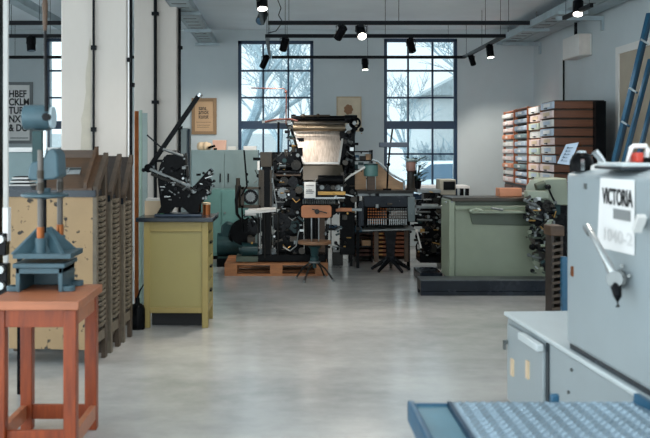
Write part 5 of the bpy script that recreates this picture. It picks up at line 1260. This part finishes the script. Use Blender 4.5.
# upper box
ytop, yend = vy(566), -2.5
q = MB(); q.box(.0, 1.1, yend, ytop, .575, 1.35); q.build('housing', M['vict'], V, bevel=.02)
q = MB(); q.box(.014, 1.08, yend, ytop - .01, .55, .58); q.build('housing_gap', M['slab'], V)
q = MB(); q.prism([(.01, 1.345), (.12, 1.385), (.9, 1.41), (1.09, 1.345)], 'y', yend, ytop - .01); q.build('housing_lid', M['vict'], V, bevel=.01)
def fp(px, py, off=0.0):
    """point of the left face seen at (px,py), off metres in front of it, in the machine's own coordinates"""
    d = 900 * (1.48 - off) / (px - 240); return Vector((-off, d - 5.0, Z(py, d)))
q = MB(); q.box(-.004, .002, vy(572.5) - .014, vy(572.5) + .014, Z(276, vd(572)), Z(266, vd(572))); q.build('maker_plate', M['copper'], V, label='small copper coloured plate')
q = MB(); q.box(-.006, .002, vy(586) - .012, vy(586) + .012, Z(189, vd(586)), Z(183.5, vd(586))); q.build('keyhole_plate', M['dullsteel'], V)
# main lever
q = MB(); q.cyl(fp(620, 279, -.002), fp(616, 279, .045), .036, n=28); q.cyl(fp(616, 279, .045), fp(614.5, 279, .07), .03, n=24); q.build('lever_boss', M['dullsteel'], V)
q = MB(); q.tube([fp(614.5, 276, .06), fp(604, 256, .085), fp(594, 238, .1), fp(587.5, 228, .1)], [.018, .014, .0115, .014], n=12); lv = q.build('lever', M['steel'], V, label='bright polished lever')
q = MB(); q.tube([fp(590.5, 233, .1), fp(587, 227, .1)], [.0165, .0175], n=14); q.build('lever_grip', M['steel'], lv)
q = MB(); q.tube([fp(615.5, 284, .06), fp(617.5, 296, .065), fp(617.8, 307, .065)], [.022, .016, .009], n=12); q.build('pointer', M['deepblue'] if False else M['iron'], V)
q = MB(); q.cyl(fp(640, 222, 0), fp(640, 222, .04), .02, n=16); q.bar(fp(636.5, 231, .045), fp(642, 216, .045), .03, .02); q.build('second_handle', M['offwhite'], V, label='white second handle')
for px, py in ((622, 266), (629, 276)):
    q = MB(); q.cyl(fp(px, py, 0), fp(px, py, .012), .007, n=14); q.build('stud', M['dullsteel'], V)
# paper sign hung on the face
c4 = [fp(597, 247, .006), fp(634.3, 255.5, .006), fp(634.6, 180, .006), fp(600.3, 178, .006)]
Rz = Matrix.Rotation(VR, 3, 'Z')
S = bpy.data.objects.new('paper_sign', None); COL.objects.link(S); S.location = VO + Rz @ c4[0]; S.rotation_euler = (0, 0, VR)
tag(S, 'white paper sign reading VICTORIA on the pale blue-grey machine face', 'sign')
q = MB(); q.quadslab([p - c4[0] for p in c4], -.0015); sh = q.build('sheet', M['white'], S)
TR = (PI / 2, 0, -PI / 2)
def stext(s, px0, px1, pyb, pyt, m, nm='lettering'):
    p0 = fp(px0, pyb, .009) - c4[0]; h = fp(px0, pyt).z - fp(px0, pyb).z; wdt = vy(px0) - vy(px1)
    o_ = text(nm, s, m, S, p0, TR, h / .72, 1.0, bold=.02)
    k = wdt / max(v.co.x for v in o_.data.vertices); o_.data.transform(Matrix.Diagonal((k, 1, 1, 1))); return o_
stext('VICTORIA', 602.5, 632.5, 202.8, 187.2, M['ink'])
def sbar(pxa, pxb, pa, pb_, m, nm):
    q = MB(); q.box(-.0035, .0, vy(pxb) - c4[0].y, vy(pxa) - c4[0].y, Z(pb_, vd(pxa)) - c4[0].z, Z(pa, vd(pxa)) - c4[0].z); o_ = q.build(nm, m, S); o_.location = (-.002, 0, 0); return o_
sbar(616, 632.5, 208.5, 218.5, M['greyink'], 'grey_label')
stext('1040-2', 602, 632, 239, 227, M['paleink'], 'pale_numerals')
# things on top
def top_pt(px, d, z): return Vector((X(px, d), d, z))
zt = 1.40
kd2 = 3.85
T = thing('round_knob', 'dark domed knob with a bright cap on top of the pale blue machine', 'knob', (X(581.5, 4.0), 4.0, 1.372))
q = MB(T); q.lathe([(.05, 1.355), (.052, 1.375), (.05, 1.40), (.04, 1.425), (.02, 1.44), (.004, 1.442)], (X(581.5, 4.0), 4.0, 0), n=26); q.build('dome', M['black'], T)
q = MB(T); q.lathe([(.022, 1.438), (.02, 1.446), (.004, 1.449)], (X(580.5, 4.0), 3.99, 0), n=18); q.build('cap', M['chrome'], T)
q = MB(T); q.box(X(582, 3.95) - .008, X(582, 3.95) + .008, 3.94, 3.955, 1.36, 1.41); q.build('bright_stop', M['chrome'], T)
T = thing('bar_lever', 'short bright bar lever rising from the top of the pale blue machine', 'lever', (X(604, 3.9), 3.9, 1.385))
q = MB(T); q.tube([W(605, 165.5, 3.9), W(599.5, 157.5, 3.9), W(594.5, 151.5, 3.9)], [.013, .016, .017], n=12); q.build('bar', M['chrome'], T)
q = MB(T); q.lathe([(.05, 1.362), (.048, 1.38), (.03, 1.39)], (X(604, 3.9), 3.92, 0)); q.build('foot', M['offwhite'], T)
T = thing('flat_plate', 'flat grey plate with dark rim lying on top of the pale blue machine', 'plate', (X(632, 3.6), 3.62, 1.40))
q = MB(T); q.box(X(607, 3.6), X(632, 3.6) + .35, 3.45, 3.75, 1.372, 1.385); q.build('dark_rim', M['slab'], T, bevel=.004)
q = MB(T); q.box(X(609, 3.6), X(632, 3.6) + .34, 3.46, 3.74, 1.385, 1.40); q.build('plate', M['vict2'], T, bevel=.004)
T = thing('hand_grip_tool', 'tool with white loop handle and red block on the pale blue machine', 'tool', (X(638, 3.6), 3.6, 1.40))
q = MB(T); q.box(X(634, 3.58), X(641, 3.58), 3.55, 3.63, 1.40, 1.44); q.build('red_block', M['red'], T, bevel=.006, label='red block')
q = MB(T); q.box(X(640.5, 3.58), X(650, 3.58), 3.54, 3.65, 1.40, 1.42); q.build('black_body', M['black'], T, bevel=.005)
q = MB(T); q.tube([(X(628, 3.6), 3.6, 1.40), W(631, 148, 3.6), W(634, 146, 3.6), W(646, 146, 3.6), W(648, 149, 3.6), (X(645.5, 3.6), 3.6, 1.405)], .010, n=10); q.build('loop_handle', M['white'], T, label='white loop handle')
T = thing('price_card', 'slanted blue-white card in front of the brown type case stack', 'card', (X(567, 6.6), 6.6, 1.25))
cd_ = 6.6
q = MB(T); q.quadslab([W(557, 163.5, cd_), W(569.5, 165, cd_), W(578.5, 142.5, cd_ + .03), W(566, 144.5, cd_ + .03)], .006); q.build('card', M['paperblue'], T)
q = MB(T)
for k in range(5):
    t = .14 + k * .17; a = W(559, 163.2, cd_ - .012).lerp(W(567.5, 145, cd_ + .018), t); b = W(566.5, 164, cd_ - .012).lerp(W(575, 144, cd_ + .018), t)
    q.bar(a.lerp(b, .1), b.lerp(a, .1 + .15 * (k % 2)), .010, .003); q.bar(a.lerp(b, .2), a.lerp(b, .2) + (W(567.5, 145, cd_) - W(559, 163, cd_)) * .08, .009, .003)
q.build('lettering', M['deepblue'], T)
q = MB(T); q.cyl((X(572, cd_), cd_ + .03, 0), (X(572, cd_), cd_ + .03, Z(152, cd_)), .007, n=10); q.build('stand_rod', M['iron'], T)
q = MB(T); q.cyl((X(572, cd_), cd_ + .03, 0), (X(572, cd_), cd_ + .03, .02), .11, n=24); q.build('stand_base', M['iron'], T)

# ================================================================== tread plate step, bottom right
pz = .55; s_b = (402 - CY) / (EYE - pz); dB = F / s_b
fx0, fx1 = (411 - CX) / s_b, 1.262; bx_ = (450.5 - CX) / s_b; dF = 2.45
T = thing('tread_step', 'blue step with grey tread plate top in the right foreground', 'step', ((fx0 + fx1) / 2, (dB + dF) / 2, 0))
q = MB(T); q.box(bx_, fx1, dF, dB, pz - .03, pz)
r_ = 0; y_ = dF + .25
while y_ < dB - .012:                       # raised lozenges, alternately turned
    x_ = bx_ + .016 + (.014 if r_ % 2 else 0); c_ = 0
    while x_ < fx1 - .014:
        a = math.radians(45 if (r_ + c_) % 2 else -45); u = Vector((math.cos(a), math.sin(a), 0)) * .0125; v = Vector((-math.sin(a), math.cos(a), 0)) * .0042; c3 = Vector((x_, y_, pz))
        q._f([c3 - u, c3 - v, c3 + u, c3 + v, c3 - u * .45 + Vector((0, 0, .005)), c3 + u * .45 + Vector((0, 0, .005))], [(0, 1, 5, 4), (1, 2, 5), (2, 3, 4, 5), (3, 0, 4)])
        x_ += .028; c_ += 1
    y_ += .02; r_ += 1
q.build('tread_plate', M['tread'], T, label='grey lozenge tread plate', smooth=False)
q = MB(T); q.box(bx_ - .012, bx_ + .004, dF, dB + .004, pz - .06, pz + .002); q.build('plate_edge', M['deepblue'], T, bevel=.003)
q = MB(T); q.box(fx0 + .008, bx_ - .012, dF, dB - .0, pz - .055, pz - .012); q.build('side_tray', M['blueframe'], T, bevel=.004)
q = MB(T); q.box(fx0 - .012, fx0 + .012, dF, dB + .008, pz - .07, pz + .004); q.box(fx0 - .012, bx_ - .01, dB - .012, dB + .008, pz - .07, pz - .004); q.build('tray_rim', M['bluepaint'], T, bevel=.005)
for x_, y_ in ((fx0 + .02, dF + .03), (fx0 + .02, dB - .06), (fx1 - .06, dF + .03), (fx1 - .06, dB - .06)):
    q = MB(T); q.box(x_, x_ + .04, y_, y_ + .04, 0, pz - .05); q.build('leg', M['deepblue'], T, bevel=.003)
q = MB(T); q.box(X(549, dB + .03), X(558, dB + .03), dB + .006, dB + .03, pz - .05, pz + .025); q.build('hinge_lug', M['bluepaint'], T, bevel=.008)
q = MB(T); q.quadslab([W(633, 404, dB), W(634, 393, dB), W(652, 404, dB - .12), W(652, 416, dB - .12)], .02); q.build('blue_guard', M['bluepaint'], T)

# ------------------------------------------------------------------ added fill lights without fixtures, and camera
lamp(-.23, 6.2, (-.35, .35, -1), 60, 110)
lamp(-.23, 8.3, (.3, 1.0, -1.0), 60, 80)
lamp(1.4, 4.0, (.1, .1, -1), 40, 130)
lamp(-1.0, 3.4, (-.1, .3, -1), 40, 120)
cam = bpy.data.cameras.new('camera'); co = bpy.data.objects.new('camera', cam); COL.objects.link(co); sc.camera = co
co.location = (0, 0, EYE); co.rotation_euler = (PI / 2, 0, 0)
cam.sensor_width = 36; cam.sensor_fit = 'HORIZONTAL'; cam.lens = 36 * F / 650
cam.shift_x = (325 - CX) / 650; cam.shift_y = -(219 - CY) / 650
cam.clip_start = .05; cam.clip_end = 300
cam.dof.use_dof = True; cam.dof.focus_distance = 9.8; cam.dof.aperture_fstop = 3.4
sc.view_settings.view_transform = 'Standard'; sc.view_settings.look = 'None'; sc.view_settings.gamma = 1; sc.view_settings.use_curve_mapping = False
sc.view_settings.exposure = -0.12
for o_ in bpy.data.objects:
    if o_.get('_world') is not None: del o_['_world']
